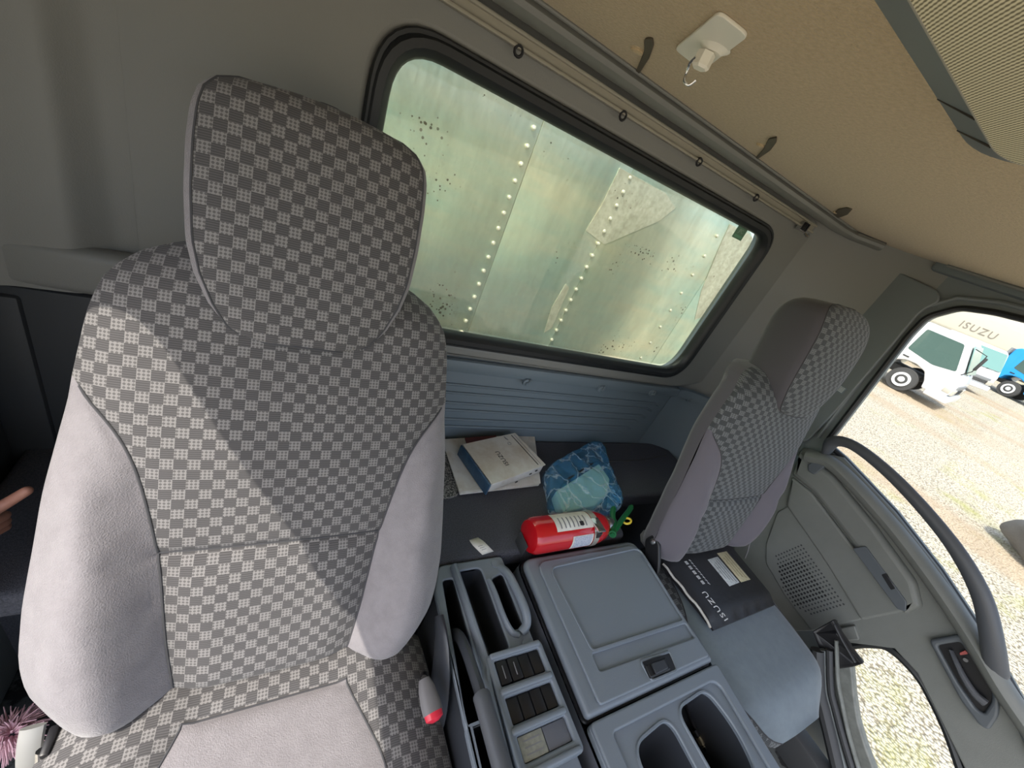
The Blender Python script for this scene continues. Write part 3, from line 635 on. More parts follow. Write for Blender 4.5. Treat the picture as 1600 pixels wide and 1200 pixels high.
# ================================================================== SEATS
W_TAB = [(-.035, .190), (-.02, .225), (.02, .258), (.06, .274), (.12, .281), (.18, .281), (.32, .272), (.478, .258), (.57, .246), (.62, .232), (.655, .205), (.68, .165), (.692, .11), (.697, .03)]
S_TAB = [(-.05, .112), (0, .122), (.10, .137), (.225, .149), (.31, .166), (.36, .178), (.40, .193), (.43, .212), (.455, .236), (.478, .2575)]
A_TAB = [(-.05, .03), (0, .055), (.08, .078), (.2, .066), (.32, .042), (.42, .014), (.478, 0)]
def smooth_tab(tab, x, h=.012):
    return sum(interp(tab, x+h*k) for k in (-2, -1, 0, 1, 2))/5
def build_backrest(seat, cx, y0, z0, tilt, m_check, m_plain, m_back, lumbar=True, L=1.0, BA=1.0):
    up = V(0, math.sin(tilt), math.cos(tilt)); n = V(0, -math.cos(tilt), math.sin(tilt)); base = V(cx, y0, z0); up = up*L
    rows = [-.035, -.028, -.02, -.01, 0]+[.015*k for k in range(1, 42)]+[.632, .645, .657, .667, .675, .682, .688, .693, .697]
    if lumbar: rows += [.228, .234, .24, .246, .252]
    rows = sorted(set(rows)); nb = 18; nc = 16
    cols = []
    def point(x, s, w, sm):
        t = min(1, abs(x)/w)
        hh = .055*min(1, w/.16)
        end = sstep(.697, .60, s)*.035
        d = -hh+hh*max(0, (1-t**3.2))**.55 - .035+end
        lowdrop = .03*sstep(.02, -.04, s)
        d -= lowdrop
        if s < .478:
            A = BA*smooth_tab(A_TAB, s); q = (abs(x)-sm)/.07
            d += A*sstep(-.15, 1, q)*(1-.35*sstep(.8, 1, t))
            d -= .006*math.exp(-((abs(x)-sm)/.007)**2)
            if abs(x) > sm: d += .0035*mnoise.noise(V(x*17, s*13, cx*9))*sstep(0, .03, abs(x)-sm)+.0022*math.sin(s*60+x*70)*math.exp(-((s-.24)/.09)**2)*sstep(0, .03, abs(x)-sm)*sstep(1, .8, t)
        if cx < .5 and x < -sm and s < .478:
            for (s0, x0), (s1_, x1_), dp in (((.42, -.205), (.33, -.178), .005), ((.33, -.20), (.24, -.16), .004), ((.25, -.19), (.17, -.15), .005), ((.10, -.22), (.06, -.15), .004)):
                ax_, as_ = x1_-x0, s1_-s0; k_ = max(0, min(1, ((x-x0)*ax_+(s-s0)*as_)/(ax_*ax_+as_*as_)))
                dd_ = math.hypot(x-x0-ax_*k_-.012*math.sin(math.pi*k_), s-s0-as_*k_); d -= dp*math.exp(-(dd_/.008)**2)
        if lumbar:
            d -= .009*math.exp(-((s-.24)/.006)**2)*sstep(sm+.01, sm-.01, abs(x))
            d += .012*sstep(.24, .19, s)*sstep(sm, sm-.05, abs(x))*sstep(-.02, .03, s)
        d += .010*math.exp(-((s-.42)/.12)**2)*(1-t*t)
        return base+up*s+V(x, 0, 0)+n*d
    cen = ([], [], []); bl = {-1: ([], [], []), 1: ([], [], [])}; bk = ([], [], [])
    for s in rows:
        w = smooth_tab(W_TAB, s, .006) if s < .62 else interp(W_TAB, s); sm = min(smooth_tab(S_TAB, s), w*.985) if s < .478 else w*.985
        for i in range(nc+1):
            x = -sm+2*sm*i/nc; cen[0].append(point(x, s, w, sm)); cen[2].append((x+.5, s+.5))
        for sd_ in (-1, 1):
            for i in range(nb+1):
                f = i/nb; f = math.sin(f*math.pi/2)
                x = sd_*(sm+(w-sm)*f); bl[sd_][0].append(point(x, s, w, sm)); bl[sd_][2].append((x+.5, s+.5))
        pr = point(w, s, w, sm); edge = (pr-base-up*s).dot(n)
        th = .075*min(1, w/.14)
        for i in range(13):
            a = math.pi*i/12; bk[0].append(base+up*s+V(w*math.cos(a), 0, 0)+n*(edge-th*min(1, 1.5*math.sin(a))**.8)); bk[2].append((0, 0))
    def grid(nr, ncol, flip):
        fs = []
        for r in range(nr-1):
            for c in range(ncol-1):
                q = (r*ncol+c, r*ncol+c+1, (r+1)*ncol+c+1, (r+1)*ncol+c); fs.append(q if not flip else q[::-1])
        return fs
    R = len(rows)
    obj('back_panel', mesh_from(cen[0], grid(R, nc+1, False), cen[2]), m_check, seat, angle=60)
    for sd_ in (-1, 1):
        vs_, _, uv = bl[sd_]; nrow = [i for i, s in enumerate(rows) if s <= .482]; k = nb+1
        lowR = len(nrow)
        obj('bolster', mesh_from(vs_[:lowR*k], grid(lowR, k, sd_ < 0), uv[:lowR*k]), m_plain, seat, angle=60)
        st_ = (lowR-1)*k
        obj('shoulder', mesh_from(vs_[st_:], grid(R-lowR+1, k, sd_ < 0), uv[st_:]), m_check, seat, angle=60)
        sp = []
        for s in [x/100 for x in range(-2, 48)]:
            w = smooth_tab(W_TAB, s, .006); sm = min(smooth_tab(S_TAB, s), w*.985); sp.append(point(sd_*sm, s, w, sm)+n*.0012)
        obj('seam', tube(sp, .0016, 6), M['seam'], seat)
    obj('back_shell', mesh_from(bk[0], grid(R, 13, False)), m_back, seat)
    if lumbar:
        sm = smooth_tab(S_TAB, .24); w = interp(W_TAB, .24)
        obj('seam', tube([point(x*sm/10, .24, w, sm)+n*.001 for x in range(-10, 11)], .0016, 6), M['seam'], seat)
    return base, up, n

H_TAB = [(.560, .060), (.566, .085), (.575, .100), (.60, .118), (.64, .136), (.68, .146), (.74, .151), (.80, .1525), (.84, .151), (.862, .146), (.880, .134), (.892, .112), (.899, .07), (.901, .02)]
def build_headrest(seat, base, up, n, m_check, m_side, fwd=.025, depth=.12, lean=0.0, rnd_=.05):
    rows = sorted(set([.560, .563, .566, .570, .575]+[.58+.012*k for k in range(0, 24)]+[.862, .872, .880, .887, .892, .896, .899, .901]))
    rows = [r for r in rows if r <= .901]
    fr = ([], []); sd = []; nc = 18; K = 14
    for s in rows:
        w = interp(H_TAB, s); e_ = max(0, min(1, (.902-s)/rnd_)); cap = math.sqrt(1-(1-e_)**2)
        crown = fwd+lean*(s-.73)-.03*(1-cap)
        fw = w*.93
        for i in range(nc+1):
            x = -fw+2*fw*i/nc
            fr[0].append(base+up*s+V(x, 0, 0)+n*(crown-.016*(abs(x)/fw)**4-.010*((s-.73)/.17)**2)); fr[1].append((x+.513, s+.507))
        e0 = crown-.016-.010*((s-.73)/.17)**2
        D = depth*min(1, w/.11 if s < .7 else 1)*(.30+.70*cap)
        ring = [(fw, e0), (fw+(w-fw)*.7, e0-.006), (w, e0-.018), (w*1.0, e0-.04)]
        for a in range(1, 6):
            t = a/5*math.pi/2
            ring.append((w*(1-.30*(1-math.cos(t))), e0-.04-(D-.04)*math.sin(t)))
        ring.append((0, e0-D))
        full = ring+[(-x, d) for x, d in ring[:-1][::-1]]
        for x, d in full: sd.append(base+up*s+V(x, 0, 0)+n*d)
    nr = len(rows); k = nc+1
    g = lambda kk: [(r*kk+c, r*kk+c+1, (r+1)*kk+c+1, (r+1)*kk+c) for r in range(nr-1) for c in range(kk-1)]
    h = obj('headrest', mesh_from(fr[0], g(k), fr[1]), m_check, seat, angle=60)
    kk = len(full)
    f2 = g(kk)+[tuple(range(kk)), tuple(range((nr-1)*kk, nr*kk))[::-1]]
    obj('headrest_side', mesh_from(sd, f2), m_side, h, angle=60)
    ln = [fr[0][r*k] for r in range(nr)]+[fr[0][(nr-1)*k+c] for c in range(k)]+[fr[0][r*k+nc] for r in range(nr-1, -1, -1)]+[fr[0][c] for c in range(k-1, -1, -1)]
    obj('seam', tube(ln, .0015, 6, True), M['seam'], h)

def build_cushion(seat, cx, yr, yf, z, wtab, ptab, v0, m_sur, m_panel, front_round=.08, drop=.13, rise=.0):
    rows = [0, .01, .025, .045]+[.07+.03*k for k in range(0, 29)]+[.93, .955, .975, .99, 1.0]
    rows = sorted(set(rows+[v0-.012, v0, v0+.012])); nb, nc = 9, 16
    vs_ = []; uvs = []; ncol = nb*2+nc+1+2
    for v in rows:
        w = smooth_tab(wtab, v, .05); fr_ = sstep(1-front_round, 1, v)
        w *= math.sqrt(max(.25, 1-.75*max(0, (v-(1-front_round))/front_round)**2)); sp = min(smooth_tab(ptab, v, .025), w*.9)
        y = yr+(yf-yr)*v
        ts = [-w+(w-sp)*math.sin(i/nb*math.pi/2-0)*1 if False else -w+(w-sp)*(1-math.cos(i/nb*math.pi/2)) for i in range(nb)]
        ts += [-sp+2*sp*i/nc for i in range(nc+1)]
        ts += [-t for t in ts[:nb][::-1]]
        def zz(x):
            t = abs(x)/w
            h = z+rise*v-.050*t**5-.05*fr_**2-.03*(1-sstep(0, .06, v))
            h += .010*sstep(sp-.02, sp+.05, abs(x))*(1-t**4)
            if v > v0: h -= .005*math.exp(-((abs(x)-sp)/.008)**2)
            if abs(x) < sp: h -= .006*math.exp(-((v-v0)*abs(yf-yr)/.007)**2)
            return h
        row = [V(cx+ts[0]*.98, y, z-drop)]+[V(cx+x, y, zz(x)) for x in ts]+[V(cx+ts[-1]*.98, y, z-drop)]
        vs_ += row; uvs += [(x+.5, y+.5) for x in [ts[0]-drop]+ts+[ts[-1]+drop]]
    # front and rear skirts
    first = [V(p.x, p.y, z-drop) for p in vs_[:ncol]]; last = [V(p.x, p.y, z-drop) for p in vs_[-ncol:]]
    vs_ = first+vs_+last; uvs = uvs[:ncol]+uvs+uvs[-ncol:]
    nr = len(rows)+2; fa = []; fb = []
    for r in range(nr-1):
        for c in range(ncol-1):
            q = (r*ncol+c, (r+1)*ncol+c, (r+1)*ncol+c+1, r*ncol+c+1)
            if 1+nb <= c < 1+nb+nc and 1 <= r < nr-2 and rows[r-1] >= v0-1e-6: fb.append(q)
            else: fa.append(q)
    def sub(fs):
        used = sorted({i for f in fs for i in f}); mp = {a: b for b, a in enumerate(used)}
        return mesh_from([vs_[i] for i in used], [tuple(mp[i] for i in f) for f in fs], [uvs[i] for i in used])
    obj('seat_cushion', sub(fa), m_sur, seat, angle=60)
    obj('seat_panel', sub(fb), m_panel, seat, angle=60)
    rp = [i for i in range(len(rows)) if rows[i] >= v0-1e-6]
    L_ = [vs_[(i+1)*ncol+1+nb] for i in rp]; R_ = [vs_[(i+1)*ncol+1+nb+nc] for i in rp]; T_ = [vs_[(rp[0]+1)*ncol+1+nb+c] for c in range(nc+1)]
    obj('seam', tube([p+V(0, 0, .001) for p in L_[::-1]+T_[1:-1]+R_], .0016, 6), M['seam'], seat)

# driver seat
ds = thing('driver_seat', 'checked grey cloth driver seat in a diagonal patch of sunlight', 'seat', V(.02, .1, 0))
tilt = math.atan2(.27, .59)
base, up, n = build_backrest(ds, .022, .33, .40, tilt, M['checker'], M['velour'], M['velour'])
build_headrest(ds, base, up, n, M['checker'], M['velour'])
build_cushion(ds, .03, .375, -.12, .405, [(0, .262), (.1, .272), (.5, .285), (1, .285)], [(0, .105), (.16, .108), (.42, .165), (1, .20)], .17, M['checker'], M['velour'])
obj('seat_base', join(box((-.20, -.05, .08), (.26, .36, .275), .02), box((-.16, -.05, 0), (.22, .34, .085), .01)), M['dark_panel'], ds)
p0 = V(-.262, .345, .40)
obj('recliner_cover', tube(smooth_path([PX(u, v, -.255) for u, v in ((52, 1135), (47, 1165), (46, 1200), (52, 1240))], 6), .006, 12, ry=.013, upv=(1, 0, 0)), mat('grey_side_cover', (.26, .26, .25), .5), ds)
obj('recliner_bracket', join(box((-.236, .31, .25), (-.226, .345, .375), .003), box((-.224, .315, .25), (-.205, .34, .365), .003)), M['black'], ds)
obj('recliner_pin', tube([V(-.236, .318, .372), V(-.238, .308, .34), V(-.236, .306, .31)], .005, 8), M['chrome'], ds)
# seat side shield on the console side
shl = smooth_path([PX(u, v, .312) for u, v in ((686, 962), (690, 1000), (690, 1045), (684, 1090), (668, 1130))], 6)
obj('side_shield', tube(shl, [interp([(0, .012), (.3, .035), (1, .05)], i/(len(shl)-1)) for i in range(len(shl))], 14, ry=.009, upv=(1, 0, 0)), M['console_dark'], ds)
# buckle
bk_ = PZ(664, 1066, .44); bt = PZ(679, 1122, .435)
bu = thing('belt_buckle', 'grey seat belt buckle with red button beside the driver seat', 'buckle', bt-V(0, 0, .03))
ax = (bt-bk_)
obj('buckle_body', tube([bk_-ax*.1, bk_+ax*.2, bk_+ax*.6, bk_+ax*.86], [.010, .0155, .018, .018], 12, ry=[.008, .011, .012, .012]), M['buckle'], bu)
obj('release_button', tube([bk_+ax*.84, bk_+ax*1.02, bk_+ax*1.10], [.0165, .0155, .006], 12, ry=[.0115, .011, .006]), M['buckle_red'], bu)
obj('stalk', tube([bk_-ax*.1, bk_-ax*.5-V(-.02, 0, .05), V(.318, .30, .2)], .006, 8), M['black'], bu)

# passenger seat
ps = thing('passenger_seat', 'upright blue-grey passenger seat with checked centre beside the door', 'seat', V(1.25, .15, 0))
base, up, n = build_backrest(ps, 1.25, .355, .44, math.radians(10), M['checker2'], mat('purple_grey_velour', (.135, .125, .145), .9, bump=(700, .3), spec=.15, sheen=.3), mat('purple_grey_velour_back', (.125, .115, .135), .9, bump=(700, .3), spec=.15, sheen=.3), L=.9, BA=.6)
build_headrest(ps, base+up*.022, up, n, M['checker2'], mat('dark_side_velour', (.095, .09, .10), .9, bump=(700, .3), spec=.15, sheen=.25), fwd=.03, depth=.14, rnd_=.11)
build_cushion(ps, 1.245, .42, -.085, .40, [(0, .25), (.3, .262), (.55, .262), (.8, .235), (1, .20)], [(0, .15), (.35, .19), (.52, .235), (.6, .24), (.8, .225), (1, .19)], .08, M['checker2'], M['velour_dark'], front_round=.22, drop=.10)
obj('seat_base', join(box((1.05, .0, .06), (1.44, .40, .31), .02), box((1.08, .02, 0), (1.42, .38, .07), .01)), M['dark_panel'], ps)
rb = [PX(u, v, .985) for u, v in ((1010, 842), (1024, 834), (1033, 848), (1033, 880), (1030, 900), (1012, 900))]
obj('recliner_bracket', plate(YZ(.975), rounded([yz(p) for p in rb], .012, 5), [], .012, .004, 3), M['black'], ps)
sc = PX(1020, 846, .973)
obj('bracket_bolt', lathe([(0, 0), (.009, 0), (.008, .004), (0, .006)], sc, V(-1, 0, 0), 14), M['steel'], ps)
# belt strap by the passenger seat
q0 = V(1.515, .33, .52); q1 = V(1.50, .30, .37)
tag(obj('belt_wire', tube([PX(1172, 846, 1.50), PX(1168, 862, 1.50), PX(1164, 872, 1.50)], .0025, 8), M['buckle']), 'thin grey belt cord beside the passenger backrest', 'cord')

# ================================================================== BUNK SHELF AND WHAT LIES ON IT
ZS = .43
bunk = thing('bunk_shelf', 'dark carpeted bunk shelf across the back of the cab', 'shelf', V(.65, .65, 0))
obj('bunk_top', plate(XY(ZS-.06), rounded([(XL+.02, .515), (.33, .515), (.34, .458), (.965, .458), (.99, .60), (1.56, .60), (1.56, YB-.014), (XL+.02, YB-.014)], .02, 4), [], .06, .012, 3), M['carpet'], bunk)
obj('bunk_front', box((XL+.02, .62, .0), (1.56, .65, ZS-.055), .004), M['carpet'], bunk)
obj('bunk_seam', tube([V(1.0, .77, ZS+.0005), V(1.30, .775, ZS+.0005), V(1.5, .80, ZS+.0005)], .003, 6), M['seam'], bunk)

def slabq(pts, z0, z1, bev=.002, rad=.003):
    return plate(XY(z0), rounded([xy(PZ(u, v, z1)) for u, v in pts], rad, 3), [], z1-z0, bev, 2)
def quad_frame(pts, z):
    """frame on a quad given bottom-left, bottom-right, top-right, top-left pixels; origin at its centre"""
    q = [PZ(u, v, z) for u, v in pts]; c = (q[0]+q[1]+q[2]+q[3])/4
    ex = (q[1]-q[0])+(q[2]-q[3]); ey = (q[3]-q[0])+(q[2]-q[1])
    return frame(c, ex, ey), ex.length/2, ey.length/2
# magazines and booklets underneath
tag(obj('magazine', slabq([(676, 705), (702, 705), (718, 769), (713, 775), (700, 778), (680, 778)], ZS, ZS+.006), M['speck']), 'black and white speckled magazine under the white booklets', 'magazine')
mag = thing('booklet', 'white booklet stack lying under the thick stained manual', 'booklet', PZ(770, 735, ZS+.006))
obj('cover', slabq([(690, 686), (835, 678), (845, 755), (718, 769)], ZS+.014, ZS+.0165, .001), M['paper'], mag)
obj('pages', slabq([(692, 688), (834, 681), (843, 757), (719, 771)], ZS+.0065, ZS+.0138, .001), M['paper'], mag)
red = [(726, 684), (775, 680), (778, 690), (729, 693)]
tag(obj('maroon_leaflet', slabq(red, ZS+.0168, ZS+.0185, .0004), M['maroon']), 'dark maroon leaflet peeking out behind the manual', 'leaflet')
# thick manual
bk = thing('manual', 'thick stained white manual with blue spine on the bunk', 'book', PZ(785, 728, ZS+.019))
TQ = [(723, 694), (805, 676), (853, 726), (769, 757)]; zt = ZS+.060
obj('cover', slabq(TQ, zt-.0025, zt, .001), M['cover'], bk)
TQ2 = [(725, 695.5), (804, 678), (850.5, 726), (769.5, 755.5)]
obj('pages', slabq(TQ2, ZS+.0225, zt-.0026, .002), M['paper'], bk)
obj('back_cover', slabq(TQ, ZS+.019, ZS+.0222, .001), M['cover'], bk) if False else None
a, b = PZ(722.5, 694.5, zt), PZ(768, 758, zt); dv = (b-a); nrm = V(dv.y, -dv.x, 0).normalized()
if nrm.x > 0: nrm = -nrm
obj('spine', obox((a+b)/2+nrm*.003-V(0, 0, .0205), dv, V(0, 0, 1), (dv.length, .041, .006), .002), M['blue_spine'], bk)
MF, ww, hh = quad_frame([(853, 726), (805, 676), (723, 694), (769, 757)], zt+.0003)   # x along spine-parallel right edge
# the lettering runs along the spine direction
c = PZ(785, 716, zt+.0004); dirx = (PZ(793, 723, zt)-PZ(778, 704, zt)).normalized()
obj('lettering', text(frame(c, -dirx, V(dirx.y, -dirx.x, 0)), 'ISUZU', .022, .0002, spacing=1.05), M['ink'], bk)
l0, l1 = PZ(799, 680, zt+.0003), PZ(841, 726, zt+.0003)
obj('cover_rule', obox((l0+l1)/2, l1-l0, V(0, 0, 1), ((l1-l0).length, .0006, .003), 0), M['ink'], bk)
l0, l1 = PZ(803, 679, zt+.0003), PZ(845, 725, zt+.0003)
obj('cover_rule', obox((l0+l1)/2, l1-l0, V(0, 0, 1), ((l1-l0).length, .0006, .001), 0), M['inkgrey'], bk)
em = PZ(796, 693, zt+.0004)
obj('emblem', tube([em+V(.006*math.cos(t), .006*math.sin(t), 0) for t in [i*math.pi/8 for i in range(16)]], .0007, 5, True), M['inkgrey'], bk)
for k in range(3):
    q = PZ(789+2*k, 684-1.2*k+k*2.5, zt+.0003); obj('cover_print', obox(q, dirx, V(0, 0, 1), (.012-.002*k, .0005, .0022), 0), M['inkgrey'], bk)
for u, v in ((807, 750.5), (829, 738), (838, 733)):
    q = PZ(u, v+2.5, zt-.014); obj('index_tab', obox(q, PZ(853, 727, zt)-PZ(769, 758, zt), V(0, 0, 1), (.010, .005, .002), .0005), M['ink'], bk)

# mint box inside a blue plastic bag
bg_ = thing('blue_bag', 'crumpled translucent blue plastic bag on the bunk', 'bag', PZ(910, 750, ZS))
OB = [(853, 738), (882, 716), (926, 694), (941, 703), (956, 748), (971, 786), (948, 800), (905, 806), (866, 804), (857, 775)]
oc = sum((PZ(u, v, ZS+.03) for u, v in OB), V(0, 0, 0))/len(OB)
ring = smooth_path([PZ(u, v, ZS+.02) for u, v in OB], 10, True)
vs_ = []; fs = []; K = len(ring); layers = [(1.0, .002), (1.03, .010), (1.02, .022), (.985, .036)]+[(.95-.05*k_, .044+.004*min(1, k_/5)) for k_ in range(19)]
def ridge(p, f, sd_): return 1-abs(mnoise.noise(V(p.x*f, p.y*f*.6, sd_)))*2.2
for f, z in layers:
    for i, p in enumerate(ring):
        q = oc+(p-oc)*f
        nz = ridge(q, 16, 3)*.007+ridge(q, 38, 8)*.0035-.004
        edge = .3 if f > .99 else 1
        vs_.append(V(q.x+mnoise.noise(V(q.x*60, q.y*60, z*60))*.006*edge, q.y, ZS+max(.001, z+nz*edge*(1 if z > .01 else 0))))
for r in range(len(layers)-1):
    for i in range(K): fs.append((r*K+i, r*K+(i+1) % K, (r+1)*K+(i+1) % K, (r+1)*K+i))
fs.append(tuple((len(layers)-1)*K+i for i in range(K)))
obj('bag_film', mesh_from(vs_, fs), M['bag'], bg_, angle=80)
tail = []
tp = [PZ(u, v, ZS+.02) for u, v in ((952, 752), (960, 762), (972, 780), (966, 792), (950, 790))]
tag_me = plate(XY(ZS+.006), [xy(p) for p in tp], [], .010, .003)
obj('bag_tail', tag_me, M['bag'], bg_)
mb = thing('mint_box', 'pale mint green flat box wrapped in the blue bag', 'box', PZ(905, 765, ZS+.003))
obj('box_body', slabq([(868, 768), (936, 724), (953, 748), (950, 772), (930, 790), (880, 801)], ZS+.003, ZS+.040, .004, .008), M['mint'], mb)
obj('box_edge', obox((PZ(866, 765, ZS+.03)+PZ(934, 722, ZS+.03))/2, PZ(934, 722, ZS+.03)-PZ(866, 765, ZS+.03), V(0, 0, 1), (.20, .034, .006), .001), M['ink'], mb)

# fire extinguisher lying behind the console
zE = ZS+.052; RE = .047
e0 = PZ(824, 838, zE); e1 = PZ(949, 820, zE); axd = (e1-e0).normalized(); LE = (e1-e0).length
fe = thing('fire_extinguisher', 'red fire extinguisher with green lever lying behind the console', 'extinguisher', (e0+e1)/2-V(0, 0, RE+.004))
obj('cylinder', lathe([(0, .0), (.030, .0), (.040, .004), (.045, .012), (RE, .022), (RE, LE*.72), (.0455, LE*.79), (.040, LE*.87), (.031, LE*.93), (.022, LE*.955), (.020, LE*.97), (0, LE*.97)], e0, axd, 36), M['red'], fe)
sv = axd.cross(V(0, 0, 1)).normalized(); uv_ = sv.cross(axd)
def wrap(h0, h1, a0, a1, r, nn=14, skew=0):
    vs_ = []; fs = []
    for i in range(nn+1):
        a = math.radians(a0+(a1-a0)*i/nn)
        for h in (h0+skew*(i/nn), h1): vs_.append(e0+axd*h+(sv*math.cos(a)+uv_*math.sin(a))*r)
    for i in range(nn): fs.append((2*i, 2*i+1, 2*i+3, 2*i+2))
    return mesh_from(vs_, fs)
# angle 0 = towards camera side (sv), 90 = up
lab1 = obj('label_sheet', wrap(LE*.22, LE*.66, 58, 128, RE+.0008), M['paper'], fe)
for k in range(7): obj('label_print', wrap(LE*(.27+.05*k), LE*(.285+.05*k), 66, 104, RE+.0012), M['inkgrey'], lab1)
obj('label_print', wrap(LE*.50, LE*.55, 68, 82, RE+.0015), M['ink'], lab1)
lab2 = obj('label_sheet', wrap(LE*.40, LE*.655, -12, 38, RE+.0008), M['paper'], fe)
obj('label_print', wrap(LE*.42, LE*.64, -10, 36, RE+.0011), mat('blue_print', (.30, .34, .46), .6, var=(300, (.55, .57, .62), .4, .6)), lab2)
obj('clamp_band', wrap(LE*.665, LE*.735, -150, 150, RE+.0016, 40), mat('band_metal', (.60, .57, .50), .35, .7), fe)
obj('band_latch', obox(e0+axd*LE*.705+(sv*math.cos(math.radians(62))+uv_*math.sin(math.radians(62)))*(RE+.005), axd, sv, (.026, .045, .006), .002), M['chrome'], fe)
obj('band_latch', obox(e0+axd*LE*.71+(sv*math.cos(math.radians(32))+uv_*math.sin(math.radians(32)))*(RE+.004), axd, uv_, (.014, .020, .006), .002), M['ink'], fe)
obj('neck', lathe([(0, LE*.95), (.022, LE*.95), (.024, LE*.97), (.024, LE*1.0), (.020, LE*1.03), (.020, LE*1.05), (0, LE*1.05)], e0, axd, 20), M['steel'], fe)
obj('neck_ring', tube([e0+axd*LE*.955+(sv*math.cos(t)+uv_*math.sin(t))*.024 for t in [i*math.pi/8 for i in range(16)]], .0028, 6, True), M['yellow'] if False else M['steel'], fe)
vt = e0+axd*LE*1.06
def PE(u, v): return PZ(u, v, zE+.012)
obj('carry_lever', tube(smooth_path([PE(957, 836), PE(958, 818), PE(957, 803), PE(959, 793)], 5), [.006]+[.009]*14+[.006], 10, ry=.007), M['green'], fe)
obj('squeeze_lever', tube(smooth_path([PE(960, 830), PE(972, 812), PE(982, 799), PE(987, 791)], 5), [.006]+[.008]*14+[.005], 10, ry=.006), M['green'], fe)
obj('valve_body', tube([vt-axd*.01, vt+axd*.012, PE(957, 835)], .011, 12), M['green'], fe)
pr = PE(980, 814); obj('pull_ring', tube([pr+V(.012*math.cos(t), .009*math.sin(t), .004*math.cos(t)) for t in [i*math.pi/8 for i in range(16)]], .0032, 8, True), M['yellow'], fe)
obj('pull_pin', tube([PE(966, 815), PE(975, 812)], .002, 6), M['chrome'], fe)
br = thing('extinguisher_bracket', 'dark metal bracket holding the foot of the fire extinguisher', 'bracket', e0-V(.02, 0, .05))
obj('bracket_foot', obox(e0-axd*.005-uv_*.030, sv, uv_, (.045, .040, .003), .001), M['dark_panel'], br)
obj('bracket_rail', obox((e0+e1)/2-uv_*(RE+.0030), axd, sv, (LE*.9, .03, .003), .001), M['dark_panel'], br)
obj('bracket_tab', obox(e0+axd*LE*.62-uv_*.02-sv*(RE+.006), axd, uv_, (.02, .05, .002), .001), M['steel'], br)
# paper tag
pv = []; 
for i in range(9):
    t = i/8; c0 = PZ(739+26*t*.55+8*t, 843+22*t, ZS+.045-.008*t+.010*math.sin(t*3.1)); wv = (PZ(751, 843, ZS+.04)-PZ(737, 846, ZS+.04))*(1 if t > .3 else .75+.8*t)
    pv += [c0-wv*.55, c0+wv*.65+V(0, 0, .004)]
pf = [(2*i, 2*i+1, 2*i+3, 2*i+2) for i in range(8)]
pt = thing('paper_tag', 'small curled white paper tag at the edge of the bunk', 'paper', PZ(752, 856, ZS))
o = obj('sheet', mesh_from(pv, pf), M['paper'], pt); sm_ = o.modifiers.new('thickness', 'SOLIDIFY'); sm_.thickness = .0008
for k in range(3): obj('print', tube([pv[8+2*k]*.75+pv[9+2*k]*.25+V(0, 0, .0012), pv[8+2*k]*.35+pv[9+2*k]*.65+V(0, 0, .0012)], .0007, 4), M['inkgrey'], pt)

# vehicle papers folder on the passenger seat
FQ = [(1035, 872), (1143, 851), (1217, 940), (1122, 979)]; zf = .435
fd = thing('document_folder', 'black vinyl document folder with white lettering on the passenger seat', 'folder', PZ(1125, 910, .410))
q = [PZ(u, v, zf) for u, v in FQ]; nU, nV = 22, 22; vs_ = []; fs = []
def FP(s, t, z=0):   # s: 0 rear .. 1 front (along left edge), t: 0 left .. 1 right
    a = q[0].lerp(q[3], s); b = q[1].lerp(q[2], s); p = a.lerp(b, t).copy()
    e = sstep(.82, 1, s); ed = max(abs(2*t-1), 0)**6
    p.z = .411+(.026*(1-.72*e)+.004*math.sin(t*9)*e*math.sin(math.pi*s)+(.0025*math.sin(t*34+s*4)*e))*(1-.25*ed)+z
    return p
for i in range(nU+1):
    for j in range(nV+1): vs_.append(FP(i/nU, j/nV))
nb_ = len(vs_)
for i in range(nU+1):
    for j in range(nV+1): p = vs_[i*(nV+1)+j]; vs_.append(V(p.x, p.y, .410))
k = nV+1
for i in range(nU):
    for j in range(nV):
        a = i*k+j; fs.append((a, a+k, a+k+1, a+1)); fs.append((nb_+a, nb_+a+1, nb_+a+k+1, nb_+a+k))
for i in range(nU): fs.append((i*k, nb_+i*k, nb_+(i+1)*k, (i+1)*k)); fs.append((i*k+nV, (i+1)*k+nV, nb_+(i+1)*k+nV, nb_+i*k+nV))
for j in range(nV): fs.append((j, j+1, nb_+j+1, nb_+j)); fs.append((nU*k+j, nb_+nU*k+j, nb_+nU*k+j+1, nU*k+j+1))
obj('folder_cover', mesh_from(vs_, fs), M['vinyl'], fd, angle=50)
lp = [FP(.06+.9*i/12, 0)+V(-.002, 0, -.006+.002*math.sin(i*1.7)) for i in range(13)]
obj('page_edge', tube(lp, .0035, 6), M['paper'], fd)
def fdl(s0, s1, t0, t1, m_, name):
    a, b, c_, d_ = FP(s0, t0, .0012), FP(s1, t0, .0012), FP(s1, t1, .0012), FP(s0, t1, .0012)
    cc = (a+b+c_+d_)/4; ex = (b-a); ey = (d_-a)
    return obj(name, obox(cc, ex, ey, (ex.length, ey.length, .0008), .0002), m_, fd), cc, ex, ey
lb, cc, ex, ey = fdl(.16, .60, .50, .66, M['label_w'], 'label_sticker')
for kk_ in range(4): obj('label_line', obox(cc+ey*(.3-.2*kk_)+V(0, 0, .0007), ex, ey, (ex.length*(.9-.12*kk_), .0025, .0004), 0), M['inkgrey'], lb)
lb, cc, ex, ey = fdl(.10, .60, .69, .84, M['label_y'], 'label_sticker')
for kk_ in range(3): obj('label_line', obox(cc+ey*(.25-.25*kk_)+V(0, 0, .0007), ex, ey, (ex.length*(.85-.1*kk_), .002, .0004), 0), mat('brown_ink', (.28, .22, .12), .6), lb)
